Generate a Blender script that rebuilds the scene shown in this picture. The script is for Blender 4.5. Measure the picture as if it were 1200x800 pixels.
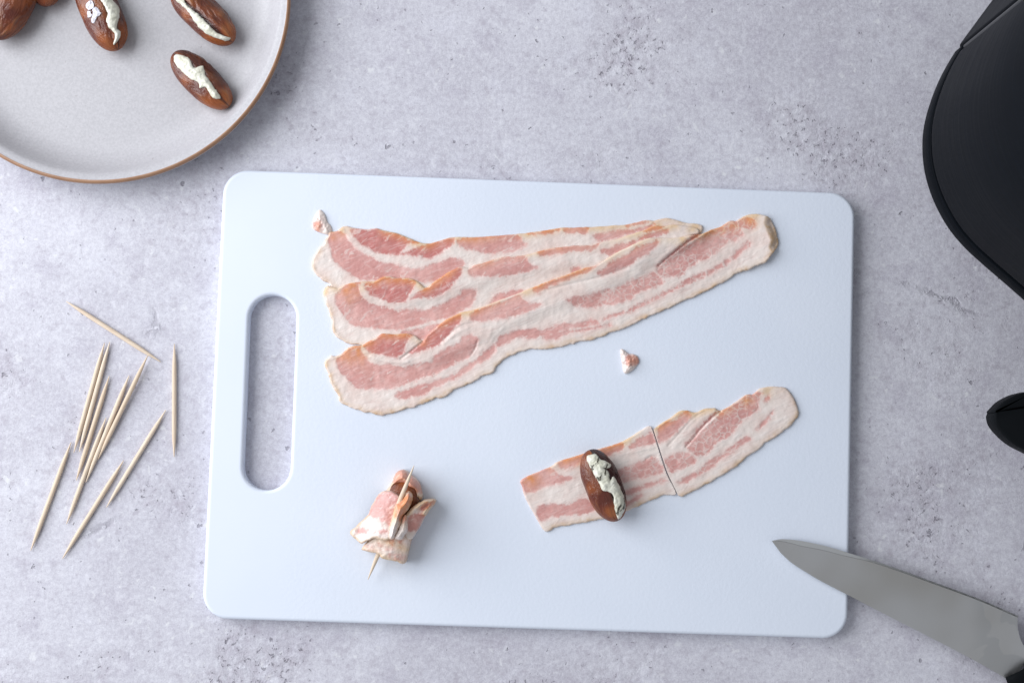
import bpy, bmesh, math, random
import numpy as np
from mathutils import Matrix, Vector

for o in list(bpy.data.objects):
    bpy.data.objects.remove(o)
scene = bpy.context.scene
COL = scene.collection
rng = np.random.default_rng(7)

# ------------------------------------------------------------------ camera, world, lamp, exposure
F_PX, CAM_D = 1667.0, 0.8335
TX, TY = math.radians(4.0), math.radians(-1.25)
RX = np.array([[1, 0, 0], [0, math.cos(TX), -math.sin(TX)], [0, math.sin(TX), math.cos(TX)]])
RY = np.array([[math.cos(TY), 0, math.sin(TY)], [0, 1, 0], [-math.sin(TY), 0, math.cos(TY)]])
CAM_R = RX @ RY
CAM_P = CAM_R @ np.array([0, 0, CAM_D])
cd = bpy.data.cameras.new('camera')
cd.sensor_width = 36.0
cd.lens = 36.0 * F_PX / 1200.0
cd.clip_start, cd.clip_end = 0.02, 50.0
cam = bpy.data.objects.new('camera', cd)
COL.objects.link(cam)
m4 = Matrix.Identity(4)
for i in range(3):
    for j in range(3):
        m4[i][j] = CAM_R[i, j]
    m4[i][3] = CAM_P[i]
cam.matrix_world = m4
scene.camera = cam

world = bpy.data.worlds.new('World')
scene.world = world
world.use_nodes = True
world.node_tree.nodes['Background'].inputs[0].default_value = (0.90, 0.945, 1.0, 1)
world.node_tree.nodes['Background'].inputs[1].default_value = 0.45


def area(name, loc, target, sx, sy, power, color):
    ld = bpy.data.lights.new(name, 'AREA')
    ld.shape = 'RECTANGLE'
    ld.size, ld.size_y = sx, sy
    ld.energy = power
    ld.color = color
    lo = bpy.data.objects.new(name, ld)
    COL.objects.link(lo)
    lo.location = loc
    lo.rotation_euler = (Vector(target) - Vector(loc)).to_track_quat('-Z', 'Y').to_euler()
    return lo


area('window_light', (-0.98, 0.25, 0.70), (0, 0.0, 0), 1.2, 1.2, 23.6, (0.945, 0.97, 1.0))

scene.view_settings.view_transform = 'Standard'
scene.view_settings.look = 'None'
scene.view_settings.exposure = 0.0
scene.view_settings.gamma = 1.0
scene.view_settings.use_curve_mapping = False

BT = 0.009          # cutting board thickness


def at(px, py, z=0.0):
    """photo pixel (1200x800) -> world point at height z (scalars or arrays)"""
    px, py, z = np.broadcast_arrays(np.asarray(px, float), np.asarray(py, float), np.asarray(z, float))
    d = np.stack([px - 600.0, -(py - 400.0), np.full_like(px, -F_PX)], -1) @ CAM_R.T
    s = (z - CAM_P[2]) / d[..., 2]
    return CAM_P + s[..., None] * d


# ------------------------------------------------------------------ generic helpers
def tag(o, label=None, cat=None, group=None, kind=None):
    if label: o['label'] = label
    if cat: o['category'] = cat
    if group: o['group'] = group
    if kind: o['kind'] = kind
    return o


def empty(name, loc, label, cat, group=None):
    o = bpy.data.objects.new(name, None)
    o.empty_display_size = 0.01
    COL.objects.link(o)
    o.location = [float(c) for c in loc]
    return tag(o, label, cat, group)


def mesh_obj(name, verts, faces, mat, parent=None, smooth=True, attrs=None, normals=None, origin=None):
    """one mesh object; verts are world coordinates, stored relative to the parent's place (or to origin)"""
    verts = np.asarray(verts, float)
    if parent is not None:
        off = np.array(parent.location)
        par = parent.parent
        while par is not None:
            off = off + np.array(par.location)
            par = par.parent
    else:
        off = np.array(origin if origin is not None else (0, 0, 0), float)
    me = bpy.data.meshes.new(name)
    if isinstance(faces, np.ndarray):
        faces = faces.tolist()
    me.from_pydata((verts - off).tolist(), [], faces)
    if smooth:
        me.polygons.foreach_set('use_smooth', np.ones(len(me.polygons), bool))
    for k, v in (attrs or {}).items():
        a = me.attributes.new(k, 'FLOAT', 'POINT')
        a.data.foreach_set('value', np.asarray(v, np.float32))
    me.materials.append(mat)
    me.update()
    if normals is not None:
        me.normals_split_custom_set_from_vertices(np.asarray(normals, float).tolist())
    o = bpy.data.objects.new(name, me)
    COL.objects.link(o)
    if parent is not None:
        o.parent = parent
    else:
        o.location = off.tolist()
    return o


def vnoise(x, y, seed=0):
    """smooth 2-D value noise in -1..1"""
    r = np.random.default_rng(seed)
    tab = r.random((64, 64)) * 2 - 1
    xi, yi = np.floor(x).astype(int), np.floor(y).astype(int)
    fx, fy = x - xi, y - yi
    fx, fy = fx * fx * (3 - 2 * fx), fy * fy * (3 - 2 * fy)
    g = lambda a, b: tab[a % 64, b % 64]
    return (g(xi, yi) * (1 - fx) + g(xi + 1, yi) * fx) * (1 - fy) + (g(xi, yi + 1) * (1 - fx) + g(xi + 1, yi + 1) * fx) * fy


def fnoise(x, y, seed=0, oct=3):
    t, a = 0, 1.0
    for i in range(oct):
        t = t + a * vnoise(x * 2 ** i, y * 2 ** i, seed + i)
        a *= 0.5
    return t / 1.6


def catmull(pts, step=2.0, closed=True):
    p = np.asarray(pts, float)
    n = len(p)
    out = []
    for i in range(n if closed else n - 1):
        p0 = p[(i - 1) % n] if closed or i > 0 else p[i]
        p1, p2 = p[i], p[(i + 1) % n]
        p3 = p[(i + 2) % n] if closed or i + 2 < n else p2
        k = max(1, int(np.linalg.norm(p2 - p1) / step))
        for j in range(k):
            t = j / k
            out.append(0.5 * ((2 * p1) + (p2 - p0) * t + (2 * p0 - 5 * p1 + 4 * p2 - p3) * t * t + (3 * p1 - p0 - 3 * p2 + p3) * t ** 3))
    if not closed:
        out.append(p[-1])
    return np.array(out)


def seg_dist(X, Y, poly, closed=True):
    d = np.full(X.shape, 1e9)
    n = len(poly)
    for i in range(n if closed else n - 1):
        a, b = poly[i], poly[(i + 1) % n]
        ab = b - a
        L = ab @ ab
        if L < 1e-12:
            continue
        t = np.clip(((X - a[0]) * ab[0] + (Y - a[1]) * ab[1]) / L, 0, 1)
        d = np.minimum(d, (X - a[0] - t * ab[0]) ** 2 + (Y - a[1] - t * ab[1]) ** 2)
    return np.sqrt(d)


def inside(X, Y, poly):
    c = np.zeros(X.shape, bool)
    n = len(poly)
    for i in range(n):
        (x1, y1), (x2, y2) = poly[i], poly[(i + 1) % n]
        if y1 == y2:
            continue
        c ^= ((y1 > Y) != (y2 > Y)) & (X < (x2 - x1) * (Y - y1) / (y2 - y1) + x1)
    return c


def sdf(X, Y, poly, pad=12, closed=True):
    """signed distance, positive inside; only computed near the polygon's box, -pad elsewhere"""
    poly = np.asarray(poly, float)
    lo, hi = poly.min(0) - pad, poly.max(0) + pad
    out = np.full(X.shape, -float(pad))
    m = (X >= lo[0]) & (X <= hi[0]) & (Y >= lo[1]) & (Y <= hi[1])
    if m.any():
        x, y = X[m], Y[m]
        d = seg_dist(x, y, poly)
        s = np.where(inside(x, y, poly), d, -d)
        out[m] = np.maximum(s, -pad)
    return out


def blur(a, r, n=3):
    for _ in range(n):
        for ax in (0, 1):
            c = np.cumsum(np.pad(a, [(r + 1, r) if k == ax else (0, 0) for k in (0, 1)], mode='edge'), axis=ax)
            a = (np.take(c, range(2 * r + 1, c.shape[ax]), ax) - np.take(c, range(0, c.shape[ax] - 2 * r - 1), ax)) / (2 * r + 1)
    return a


def vert_normals(V, F):
    N = np.zeros_like(V)
    Fa = np.asarray(F)
    n = np.cross(V[Fa[:, 2]] - V[Fa[:, 0]], V[Fa[:, 3]] - V[Fa[:, 1]])
    for k in range(4):
        np.add.at(N, Fa[:, k], n)
    return N / (np.linalg.norm(N, axis=1)[:, None] + 1e-15)


def loft(rings, cap_start=True, cap_end=True, closed=True):
    n = len(rings[0])
    V = np.concatenate(rings)
    F = []
    for k in range(len(rings) - 1):
        for i in range(n if closed else n - 1):
            j = (i + 1) % n
            F.append((k * n + i, k * n + j, (k + 1) * n + j, (k + 1) * n + i))
    if cap_start: F.append(tuple(range(n - 1, -1, -1)))
    if cap_end: F.append(tuple((len(rings) - 1) * n + i for i in range(n)))
    return V, F


def inset2d(p, d):
    """move the closed outline inward by d (outline of either winding)"""
    p = np.asarray(p, float)
    t = np.roll(p, -1, 0) - np.roll(p, 1, 0)
    t /= np.linalg.norm(t, axis=1)[:, None] + 1e-12
    nrm = np.stack([-t[:, 1], t[:, 0]], 1)
    area2 = np.sum(p[:, 0] * np.roll(p[:, 1], -1) - np.roll(p[:, 0], -1) * p[:, 1])
    return p + nrm * d * (1 if area2 > 0 else -1)


# ------------------------------------------------------------------ node helpers
class NT:
    def __init__(self, name):
        self.m = bpy.data.materials.new(name)
        self.m.use_nodes = True
        self.t = self.m.node_tree
        self.b = self.t.nodes['Principled BSDF']
        self.tc = self.t.nodes.new('ShaderNodeTexCoord')

    def put(self, sock, v):
        if isinstance(v, bpy.types.NodeSocket):
            self.t.links.new(v, sock)
        elif v is not None:
            if hasattr(sock, 'default_value') and not isinstance(sock.default_value, float) and len(sock.default_value) == 4 and len(v) == 3:
                v = (*v, 1)
            sock.default_value = v

    def coord(self, scale=(1, 1, 1), rot=(0, 0, 0), loc=(0, 0, 0), src=None):
        v = src or self.tc.outputs['Object']
        if any(rot):
            r = self.t.nodes.new('ShaderNodeMapping')
            self.put(r.inputs[0], v)
            r.inputs['Rotation'].default_value = rot
            v = r.outputs[0]
        n = self.t.nodes.new('ShaderNodeMapping')
        self.put(n.inputs[0], v)
        n.inputs['Location'].default_value = loc
        n.inputs['Scale'].default_value = scale
        return n.outputs[0]

    def noise(self, vec, scale, detail=3, rough=0.55, dist=0.0, color=False):
        n = self.t.nodes.new('ShaderNodeTexNoise')
        self.put(n.inputs['Vector'], vec)
        n.inputs['Scale'].default_value = scale
        n.inputs['Detail'].default_value = detail
        n.inputs['Roughness'].default_value = rough
        n.inputs['Distortion'].default_value = dist
        return n.outputs[1 if color else 0]

    def voro(self, vec, scale, feature='F1', out='Distance', rand=1.0):
        n = self.t.nodes.new('ShaderNodeTexVoronoi')
        n.feature = feature
        self.put(n.inputs['Vector'], vec)
        n.inputs['Scale'].default_value = scale
        n.inputs['Randomness'].default_value = rand
        return n.outputs[out]

    def math(self, op, a, b=None, c=None):
        n = self.t.nodes.new('ShaderNodeMath')
        n.operation = op
        self.put(n.inputs[0], a)
        if b is not None: self.put(n.inputs[1], b)
        if c is not None: self.put(n.inputs[2], c)
        return n.outputs[0]

    def step(self, v, lo, hi, a=0.0, b=1.0):
        n = self.t.nodes.new('ShaderNodeMapRange')
        n.interpolation_type = 'SMOOTHSTEP'
        self.put(n.inputs[0], v)
        for k, x in zip((1, 2, 3, 4), (lo, hi, a, b)):
            self.put(n.inputs[k], x)
        return n.outputs[0]

    def mix(self, f, a, b, mode='MIX'):
        n = self.t.nodes.new('ShaderNodeMix')
        n.data_type = 'RGBA'
        n.blend_type = mode
        self.put(n.inputs[0], f)
        self.put(n.inputs[6], a)
        self.put(n.inputs[7], b)
        return n.outputs[2]

    def attr(self, name):
        n = self.t.nodes.new('ShaderNodeAttribute')
        n.attribute_name = name
        return n.outputs['Fac']

    def sep(self, vec):
        n = self.t.nodes.new('ShaderNodeSeparateXYZ')
        self.put(n.inputs[0], vec)
        return n.outputs

    def vadd(self, a, b):
        n = self.t.nodes.new('ShaderNodeVectorMath')
        n.operation = 'ADD'
        self.put(n.inputs[0], a); self.put(n.inputs[1], b)
        return n.outputs[0]

    def vscale(self, a, s):
        n = self.t.nodes.new('ShaderNodeVectorMath')
        n.operation = 'SCALE'
        self.put(n.inputs[0], a)
        n.inputs['Scale'].default_value = s
        return n.outputs[0]

    def warp(self, vec, scale, amt):
        c = self.noise(vec, scale, 2, color=True)
        n = self.t.nodes.new('ShaderNodeVectorMath')
        n.operation = 'SUBTRACT'
        self.put(n.inputs[0], c)
        n.inputs[1].default_value = (0.5, 0.5, 0.5)
        return self.vadd(vec, self.vscale(n.outputs[0], amt))

    def bump(self, h, dist, strength=1.0, normal=None):
        n = self.t.nodes.new('ShaderNodeBump')
        n.inputs['Strength'].default_value = strength
        n.inputs['Distance'].default_value = dist
        self.put(n.inputs['Height'], h)
        if normal is not None: self.put(n.inputs['Normal'], normal)
        return n.outputs[0]

    def out(self, color, rough=0.5, normal=None, metal=0.0, spec=0.5, **kw):
        self.put(self.b.inputs['Base Color'], color)
        self.put(self.b.inputs['Roughness'], rough)
        self.put(self.b.inputs['Metallic'], metal)
        self.put(self.b.inputs['Specular IOR Level'], spec)
        if normal is not None: self.put(self.b.inputs['Normal'], normal)
        for k, v in kw.items():
            self.put(self.b.inputs[k.replace('_', ' ')], v)
        return self.m


# ------------------------------------------------------------------ materials
def mat_table():
    n = NT('grey_plaster')
    P = n.coord()
    big = n.noise(P, 7, 4, 0.6)
    mid = n.noise(P, 38, 5, 0.65)
    fine = n.noise(P, 420, 4, 0.7)
    grain = n.noise(P, 1300, 2, 0.6)
    base = n.mix(n.step(big, 0.36, 0.64), (0.485, 0.470, 0.518), (0.655, 0.648, 0.698))
    base = n.mix(n.math('MULTIPLY', n.step(mid, 0.5, 0.70), 0.75), base, (0.405, 0.375, 0.440))
    base = n.mix(n.math('MULTIPLY', n.step(mid, 0.48, 0.30), 0.6), base, (0.675, 0.672, 0.745))
    f = n.step(fine, 0.28, 0.72)
    base = n.mix(0.42, base, n.mix(f, (0.37, 0.355, 0.425), (0.72, 0.718, 0.79)))
    base = n.mix(0.16, base, n.mix(n.step(grain, 0.3, 0.7), (0.30, 0.28, 0.35), (0.80, 0.80, 0.88)))
    speck = n.noise(n.warp(P, 90, 0.006), 165, 5, 0.68)
    base = n.mix(n.math('MULTIPLY', n.step(speck, 0.52, 0.70), 0.55), base, (0.40, 0.372, 0.430))
    base = n.mix(n.math('MULTIPLY', n.step(speck, 0.46, 0.32), 0.45), base, (0.70, 0.695, 0.75))
    # pale scuffs
    Ps = n.warp(P, 60, 0.012)
    wh = n.noise(Ps, 170, 3, 0.55)
    whm = n.math('MULTIPLY', n.step(wh, 0.61, 0.72), n.step(n.noise(P, 16, 2), 0.40, 0.6))
    base = n.mix(n.math('MULTIPLY', whm, 0.75), base, (0.72, 0.72, 0.75))
    # eroded patches: many small irregular pits where the cluster mask is high
    clus = n.step(n.noise(n.coord(loc=(0.31, 0.17, 0)), 9.5, 4, 0.62), 0.48, 0.68)
    Pw = n.warp(P, 220, 0.0035)
    pit1 = n.noise(Pw, 330, 3, 0.6, 0.5)
    thr = n.math('SUBTRACT', 0.725, n.math('MULTIPLY', clus, 0.135))
    p1 = n.step(n.math('SUBTRACT', pit1, thr), 0.0, 0.06)
    p1 = n.math('MULTIPLY', p1, n.step(clus, -0.3, 0.6, 0.25, 1.0))
    # sparse single pits, each cell of a coarse net has at most one
    Pv = n.warp(n.coord(scale=(1, 0.8, 1), rot=(0, 0, 0.5)), 420, 0.0038)
    dv = n.voro(Pv, 84)
    cv = n.sep(n.voro(Pv, 84, out='Color'))
    rad = n.math('MULTIPLY', n.step(cv[0], 0.40, 1.0), 0.105)
    p2 = n.step(n.math('SUBTRACT', rad, dv), 0.0, 0.03)
    Pv2 = n.warp(n.coord(loc=(0.4, 0.9, 0)), 400, 0.004)
    dv2 = n.voro(Pv2, 190)
    cv2 = n.sep(n.voro(Pv2, 190, out='Color'))
    rad2 = n.math('MULTIPLY', n.step(cv2[0], 0.50, 1.0), 0.15)
    p3 = n.math('MULTIPLY', n.step(n.math('SUBTRACT', rad2, dv2), 0.0, 0.05), 0.75)
    # a few hairline cracks
    Pc = n.warp(n.warp(P, 18, 0.05), 120, 0.006)
    de = n.voro(Pc, 5.0, 'DISTANCE_TO_EDGE')
    crack = n.math('MULTIPLY', n.step(de, 0.012, 0.002), n.step(n.noise(n.coord(loc=(2, 5, 0)), 11, 3), 0.58, 0.68))
    crack = n.math('MULTIPLY', crack, n.step(pit1, 0.35, 0.5))
    pit = n.math('MAXIMUM', n.math('MAXIMUM', p1, p2), n.math('MAXIMUM', p3, n.math('MULTIPLY', crack, 0.8)))
    base = n.mix(n.math('MULTIPLY', clus, n.step(speck, 0.36, 0.62, 0.0, 0.42)), base, (0.37, 0.335, 0.385))
    base = n.mix(n.math('MULTIPLY', pit, 0.56), base, (0.165, 0.150, 0.190))
    # bright far lips of the pits
    h = n.math('SUBTRACT', n.math('ADD', n.math('MULTIPLY', fine, 0.35), n.math('MULTIPLY', mid, 0.4)), n.math('MULTIPLY', pit, 0.9))
    h = n.math('ADD', h, n.math('MULTIPLY', n.step(n.noise(Pw, 120, 4, 0.6), 0.4, 0.7), n.math('MULTIPLY', clus, -0.5)))
    return n.out(base, n.step(fine, 0.3, 0.7, 0.62, 0.8), n.bump(h, 0.0009, 0.75), spec=0.35)


def mat_board():
    n = NT('white_polyethylene')
    P = n.coord()
    fine = n.noise(P, 520, 3, 0.6)
    X = n.sep(P)
    m = n.step(X[0], 0.035, 0.055)
    worn = n.noise(P, 14, 3)
    c = n.mix(n.step(worn, 0.3, 0.7), (0.690, 0.737, 0.838), (0.710, 0.754, 0.852))
    return n.out(c, 0.42, n.bump(n.math('MULTIPLY', fine, m), 0.00030, 0.35), spec=0.35)


def mat_plate(brown=False):
    n = NT('rim_brown_glaze' if brown else 'grey_stoneware_glaze')
    P = n.coord()
    sp = n.noise(P, 700, 3, 0.7)
    if brown:
        c = n.mix(n.noise(P, 90, 3), (0.23, 0.115, 0.065), (0.42, 0.24, 0.145))
        return n.out(c, 0.35, spec=0.5)
    c = n.mix(n.step(sp, 0.25, 0.75), (0.408, 0.397, 0.420), (0.490, 0.477, 0.503))
    c = n.mix(n.step(n.noise(P, 320, 2), 0.70, 0.80), c, (0.34, 0.315, 0.33))
    return n.out(c, 0.38, n.bump(sp, 0.00025, 0.3), spec=0.45)


def mat_bacon():
    n = NT('raw_bacon')
    P = n.coord()
    rot = math.radians(-22)
    Pr = n.coord(scale=(0.18, 1, 1), rot=(0, 0, rot))
    nz = n.noise(P, 230, 4, 0.6)
    nzf = n.noise(P, 600, 3, 0.6)
    edge = n.math('MULTIPLY', n.math('SUBTRACT', nz, 0.5), 7.5)
    jag = n.noise(n.warp(n.coord(scale=(1, 0.5, 1), rot=(0, 0, rot)), 150, 0.004), 340, 3, 0.65)
    edge = n.math('ADD', edge, n.math('MULTIPLY', n.math('SUBTRACT', jag, 0.5), 7.0))
    edge = n.math('ADD', edge, n.math('MULTIPLY', n.math('SUBTRACT', nzf, 0.5), 4.0))
    lean = n.step(n.math('ADD', n.attr('lean'), edge), -1.9, 1.7)
    # fat: pale, faint pink clouds and drawn-out streaks
    st = n.noise(n.warp(Pr, 60, 0.004), 330, 4, 0.6)
    fat = n.mix(n.step(n.noise(P, 55, 3), 0.35, 0.7), (0.785, 0.690, 0.645), (0.740, 0.595, 0.545))
    fat = n.mix(n.math('MULTIPLY', n.step(st, 0.5, 0.75), 0.5), fat, (0.79, 0.725, 0.70))
    fat = n.mix(n.math('MULTIPLY', n.step(st, 0.46, 0.28), 0.45), fat, (0.60, 0.43, 0.40))
    fat = n.mix(n.math('MULTIPLY', n.step(n.math('ADD', n.attr('lean'), n.math('MULTIPLY', edge, 0.6)), -6.0, 0.5), 0.34), fat, (0.72, 0.47, 0.43))
    rind = n.attr('rind')
    tan = n.mix(n.step(nz, 0.35, 0.65), (0.66, 0.51, 0.40), (0.60, 0.40, 0.24))
    fat = n.mix(n.math('MULTIPLY', rind, n.step(nz, 0.25, 0.6, 0.55, 1.0)), fat, tan)
    # lean: rose muscle with fibres, darker clouds and fine marbling
    fib = n.noise(n.warp(n.coord(scale=(0.25, 1, 1), rot=(0, 0, rot)), 80, 0.004), 520, 3, 0.6)
    le = n.mix(n.step(n.noise(P, 85, 3), 0.32, 0.68), (0.600, 0.300, 0.272), (0.690, 0.405, 0.370))
    le = n.mix(n.math('MULTIPLY', n.step(n.noise(n.coord(loc=(0.3, 0.1, 0)), 38, 3), 0.45, 0.7), 0.55), le, (0.535, 0.230, 0.215))
    le = n.mix(n.math('MULTIPLY', n.attr('red'), n.step(nz, 0.3, 0.6, 0.5, 0.95)), le, (0.500, 0.165, 0.150))
    le = n.mix(n.math('MULTIPLY', n.step(fib, 0.48, 0.70), 0.5), le, (0.71, 0.49, 0.465))
    le = n.mix(n.math('MULTIPLY', n.step(nzf, 0.5, 0.3), 0.35), le, (0.46, 0.20, 0.18))
    og = n.attr('orange')
    ogm = n.math('MULTIPLY', og, n.step(nz, 0.28, 0.62, 0.6, 1.0))
    le = n.mix(n.math('MULTIPLY', ogm, 0.88), le, (0.66, 0.25, 0.085))
    fat = n.mix(n.math('MULTIPLY', ogm, 0.8), fat, (0.70, 0.47, 0.24))
    # marbling nets: a coarse one everywhere and a tight one where grain = 1
    Pv = n.warp(P, 160, 0.0045)
    e1 = n.voro(Pv, 150, 'DISTANCE_TO_EDGE')
    v1 = n.math('MULTIPLY', n.step(e1, 0.06, 0.0), n.step(n.noise(P, 120, 3), 0.52, 0.70))
    Pg = n.warp(n.warp(P, 260, 0.0032), 700, 0.0014)
    e2 = n.voro(Pg, 260, 'DISTANCE_TO_EDGE')
    v2 = n.math('MULTIPLY', n.step(e2, 0.15, 0.0), n.math('MULTIPLY', n.attr('grain'), n.step(n.noise(P, 170, 3), 0.32, 0.60, 0.12, 1.0)))
    fl = n.math('MULTIPLY', n.step(n.noise(n.warp(n.coord(scale=(1, 0.45, 1), rot=(0, 0, 0.9)), 170, 0.007), 330, 2, 0.5), 0.615, 0.69), 0.75)
    vein = n.math('MAXIMUM', n.math('MAXIMUM', n.math('MULTIPLY', v1, 0.4), v2), fl)
    le = n.mix(vein, le, n.mix(ogm, (0.70, 0.52, 0.48), (0.74, 0.42, 0.22)))
    c = n.mix(lean, fat, le)
    h = n.math('ADD', n.math('MULTIPLY', st, 0.9), n.math('MULTIPLY', nz, 0.5))
    h = n.math('ADD', h, n.math('MULTIPLY', lean, -0.08))
    h = n.math('ADD', h, n.math('MULTIPLY', vein, 0.12))
    r = n.step(nz, 0.3, 0.7, 0.27, 0.48)
    return n.out(c, r, n.bump(h, 0.0008, 0.55), spec=0.45, Coat_Weight=0.18, Coat_Roughness=0.16)


def mat_date():
    n = NT('date_skin')
    P = n.coord()
    cmb = n.t.nodes.new('ShaderNodeCombineXYZ')
    n.put(cmb.inputs[0], n.math('MULTIPLY', n.attr('along'), 0.48))
    n.put(cmb.inputs[1], n.attr('around'))
    Q = n.warp(cmb.outputs[0], 110, 0.006)
    a = n.noise(Q, 130, 4, 0.55)
    w = n.attr('ridge')
    c = n.mix(n.step(n.noise(P, 48, 2), 0.38, 0.64), (0.105, 0.022, 0.012), (0.270, 0.072, 0.018))
    c = n.mix(n.math('MULTIPLY', n.step(a, 0.5, 0.72), 0.35), c, (0.30, 0.10, 0.03))
    c = n.mix(n.math('MULTIPLY', n.step(w, 0.0, 0.8), 0.5), c, (0.36, 0.15, 0.06))
    c = n.mix(n.math('MULTIPLY', n.step(w, 0.0, -0.8), 0.6), c, (0.07, 0.018, 0.012))
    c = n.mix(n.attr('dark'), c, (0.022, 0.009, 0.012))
    wr = n.noise(Q, 560, 3, 0.6)
    return n.out(c, n.step(a, 0.3, 0.7, 0.15, 0.30), n.bump(n.math('ADD', a, n.math('MULTIPLY', wr, 0.6)), 0.0014, 0.75), spec=0.5)


def mat_cheese(smear=0.0):
    n = NT('cream_cheese_smeared' if smear else 'cream_cheese')
    P = n.coord()
    a = n.noise(n.warp(P, 120, 0.008), 130, 3, 0.5)
    c = n.mix(n.step(a, 0.3, 0.7), (0.62, 0.605, 0.49), (0.765, 0.752, 0.665))
    if smear:
        s = n.noise(n.warp(n.coord(scale=(1, 0.45, 1), rot=(0, 0, 0.4)), 220, 0.006), 260, 4, 0.65)
        c = n.mix(n.step(s, 0.56, 0.63), c, (0.085, 0.075, 0.055))
    return n.out(c, 0.36, n.bump(a, 0.0020, 0.55), spec=0.4)


def mat_wood():
    n = NT('birch_toothpick')
    P = n.coord(scale=(1, 1, 0.06))
    a = n.noise(P, 2400, 3, 0.6)
    b = n.noise(n.coord(), 60, 2)
    c = n.mix(n.step(a, 0.3, 0.7), (0.66, 0.52, 0.40), (0.80, 0.69, 0.57))
    c = n.mix(n.math('MULTIPLY', n.step(b, 0.45, 0.7), 0.4), c, (0.74, 0.63, 0.52))
    oi = n.t.nodes.new('ShaderNodeObjectInfo')
    c = n.mix(n.step(oi.outputs['Random'], 0.0, 1.0, 0.0, 0.5), c, (0.60, 0.45, 0.32))
    return n.out(c, 0.6, n.bump(a, 0.0003, 0.6), spec=0.3)


def mat_steel(edge=False):
    n = NT('ground_steel_edge' if edge else 'blade_steel')
    P = n.coord()
    br = n.noise(n.coord(scale=(1, 0.03, 1), rot=(0, 0, 0.42)), 1600, 3, 0.6)
    sm = n.math('MULTIPLY', n.step(n.noise(n.coord(loc=(0.1, 0.3, 0)), 40, 2, 0.5, 0.6), 0.47, 0.50), n.step(n.sep(P)[0], 0.040, 0.052))
    cl = n.noise(P, 17, 2)
    c = n.mix(n.step(cl, 0.3, 0.7), (0.515, 0.495, 0.470), (0.625, 0.617, 0.620))  # soft tone clouds in the steel colour stand in for uneven reflections
    c = n.mix(n.math('MULTIPLY', sm, 0.45), c, (0.47, 0.475, 0.485))
    if edge:
        c = (0.72, 0.72, 0.72)
    r = n.math('ADD', n.step(br, 0.3, 0.7, 0.30, 0.40), n.math('MULTIPLY', sm, 0.06))
    return n.out(c, r, n.bump(br, 0.00004, 0.25), metal=1.0)


def mat_black(name='black_plastic', rough=0.42, base=(0.0044, 0.0056, 0.0078), brushed=True):
    n = NT(name)
    P = n.coord()
    if brushed:
        a = n.noise(n.coord(scale=(0.03, 0.03, 1)), 420, 4, 0.7)
        c = n.mix(n.step(a, 0.5, 0.75), base, tuple(2.2 * b for b in base))
        return n.out(c, n.step(a, 0.3, 0.7, rough - 0.03, rough + 0.06), n.bump(a, 0.0001, 0.2), spec=0.022)
    a = n.noise(P, 300, 3)
    return n.out(base, n.step(a, 0.3, 0.7, rough - 0.04, rough + 0.04), spec=0.022)


M_TABLE, M_BOARD, M_PLATE, M_RIM = mat_table(), mat_board(), mat_plate(), mat_plate(True)
M_BACON, M_DATE, M_CHEESE, M_SMEAR = mat_bacon(), mat_date(), mat_cheese(), mat_cheese(1.0)
M_WOOD, M_STEEL, M_EDGE = mat_wood(), mat_steel(), mat_steel(True)
M_BLACK, M_HANDLE, M_DEEP = mat_black(), mat_black('black_handle_plastic', 0.5, (0.007, 0.008, 0.0095), False), mat_black('black_gap', 0.7, (0.004, 0.004, 0.005), False)
_n = NT('black_seam_highlight')
M_HIGHLIGHT = _n.out((0.030, 0.031, 0.033), 0.3, spec=0.5)  # lighter and glossier than the body, for the added seam highlight
_n = NT('salt_crystal')
M_SALT = _n.out((0.62, 0.60, 0.66), 0.2, spec=0.5)

# ------------------------------------------------------------------ the setting: table surface
S = 1.5
tb = mesh_obj('table_surface', [(-S, -S, 0), (S, -S, 0), (S, S, 0), (-S, S, 0)], [(0, 1, 2, 3)], M_TABLE, smooth=False)
tag(tb, kind='structure')

# ------------------------------------------------------------------ cutting board
def arc_corner(c, a0, a1, r, n=10):
    return [(c[0] + r * math.cos(a0 + (a1 - a0) * i / n), c[1] + r * math.sin(a0 + (a1 - a0) * i / n)) for i in range(n + 1)]


TL, TR, BR, BL = [at(x, y, BT)[:2] for x, y in ((262.4, 198.1), (1002.9, 226.5), (993.4, 748.6), (236.1, 724.2))]
ux = (TR - TL); BW = np.linalg.norm(ux); ux /= BW
uy = np.array([-ux[1], ux[0]])            # towards the top of the photo
BH = float(np.mean([np.linalg.norm(BL - TL), np.linalg.norm(BR - TR)]))
board_o = np.array([BL[0], BL[1], 0.0])
RC = 0.0145
outl = []
for (cx, cy, a) in ((RC, RC, math.pi), (BW - RC, RC, 1.5 * math.pi), (BW - RC, BH - RC, 0), (RC, BH - RC, 0.5 * math.pi)):
    outl += arc_corner((cx, cy), a, a + math.pi / 2, RC)
outl = np.array(outl)
# slot: a capsule between two centres, traced at the board's top
def to_local(px, py, z=BT):
    w = at(px, py, z)[:2] - BL
    return np.array([w @ ux, w @ uy])
c1, c2 = to_local(319.3, 373.0), to_local(312.4, 546.5)
rs = 0.0136
ax = (c1 - c2) / np.linalg.norm(c1 - c2)
aa = math.atan2(ax[1], ax[0])
slot = np.array(arc_corner(c1, aa - math.pi / 2, aa + math.pi / 2, rs, 20) + arc_corner(c2, aa + math.pi / 2, aa + 1.5 * math.pi, rs, 20))


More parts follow.
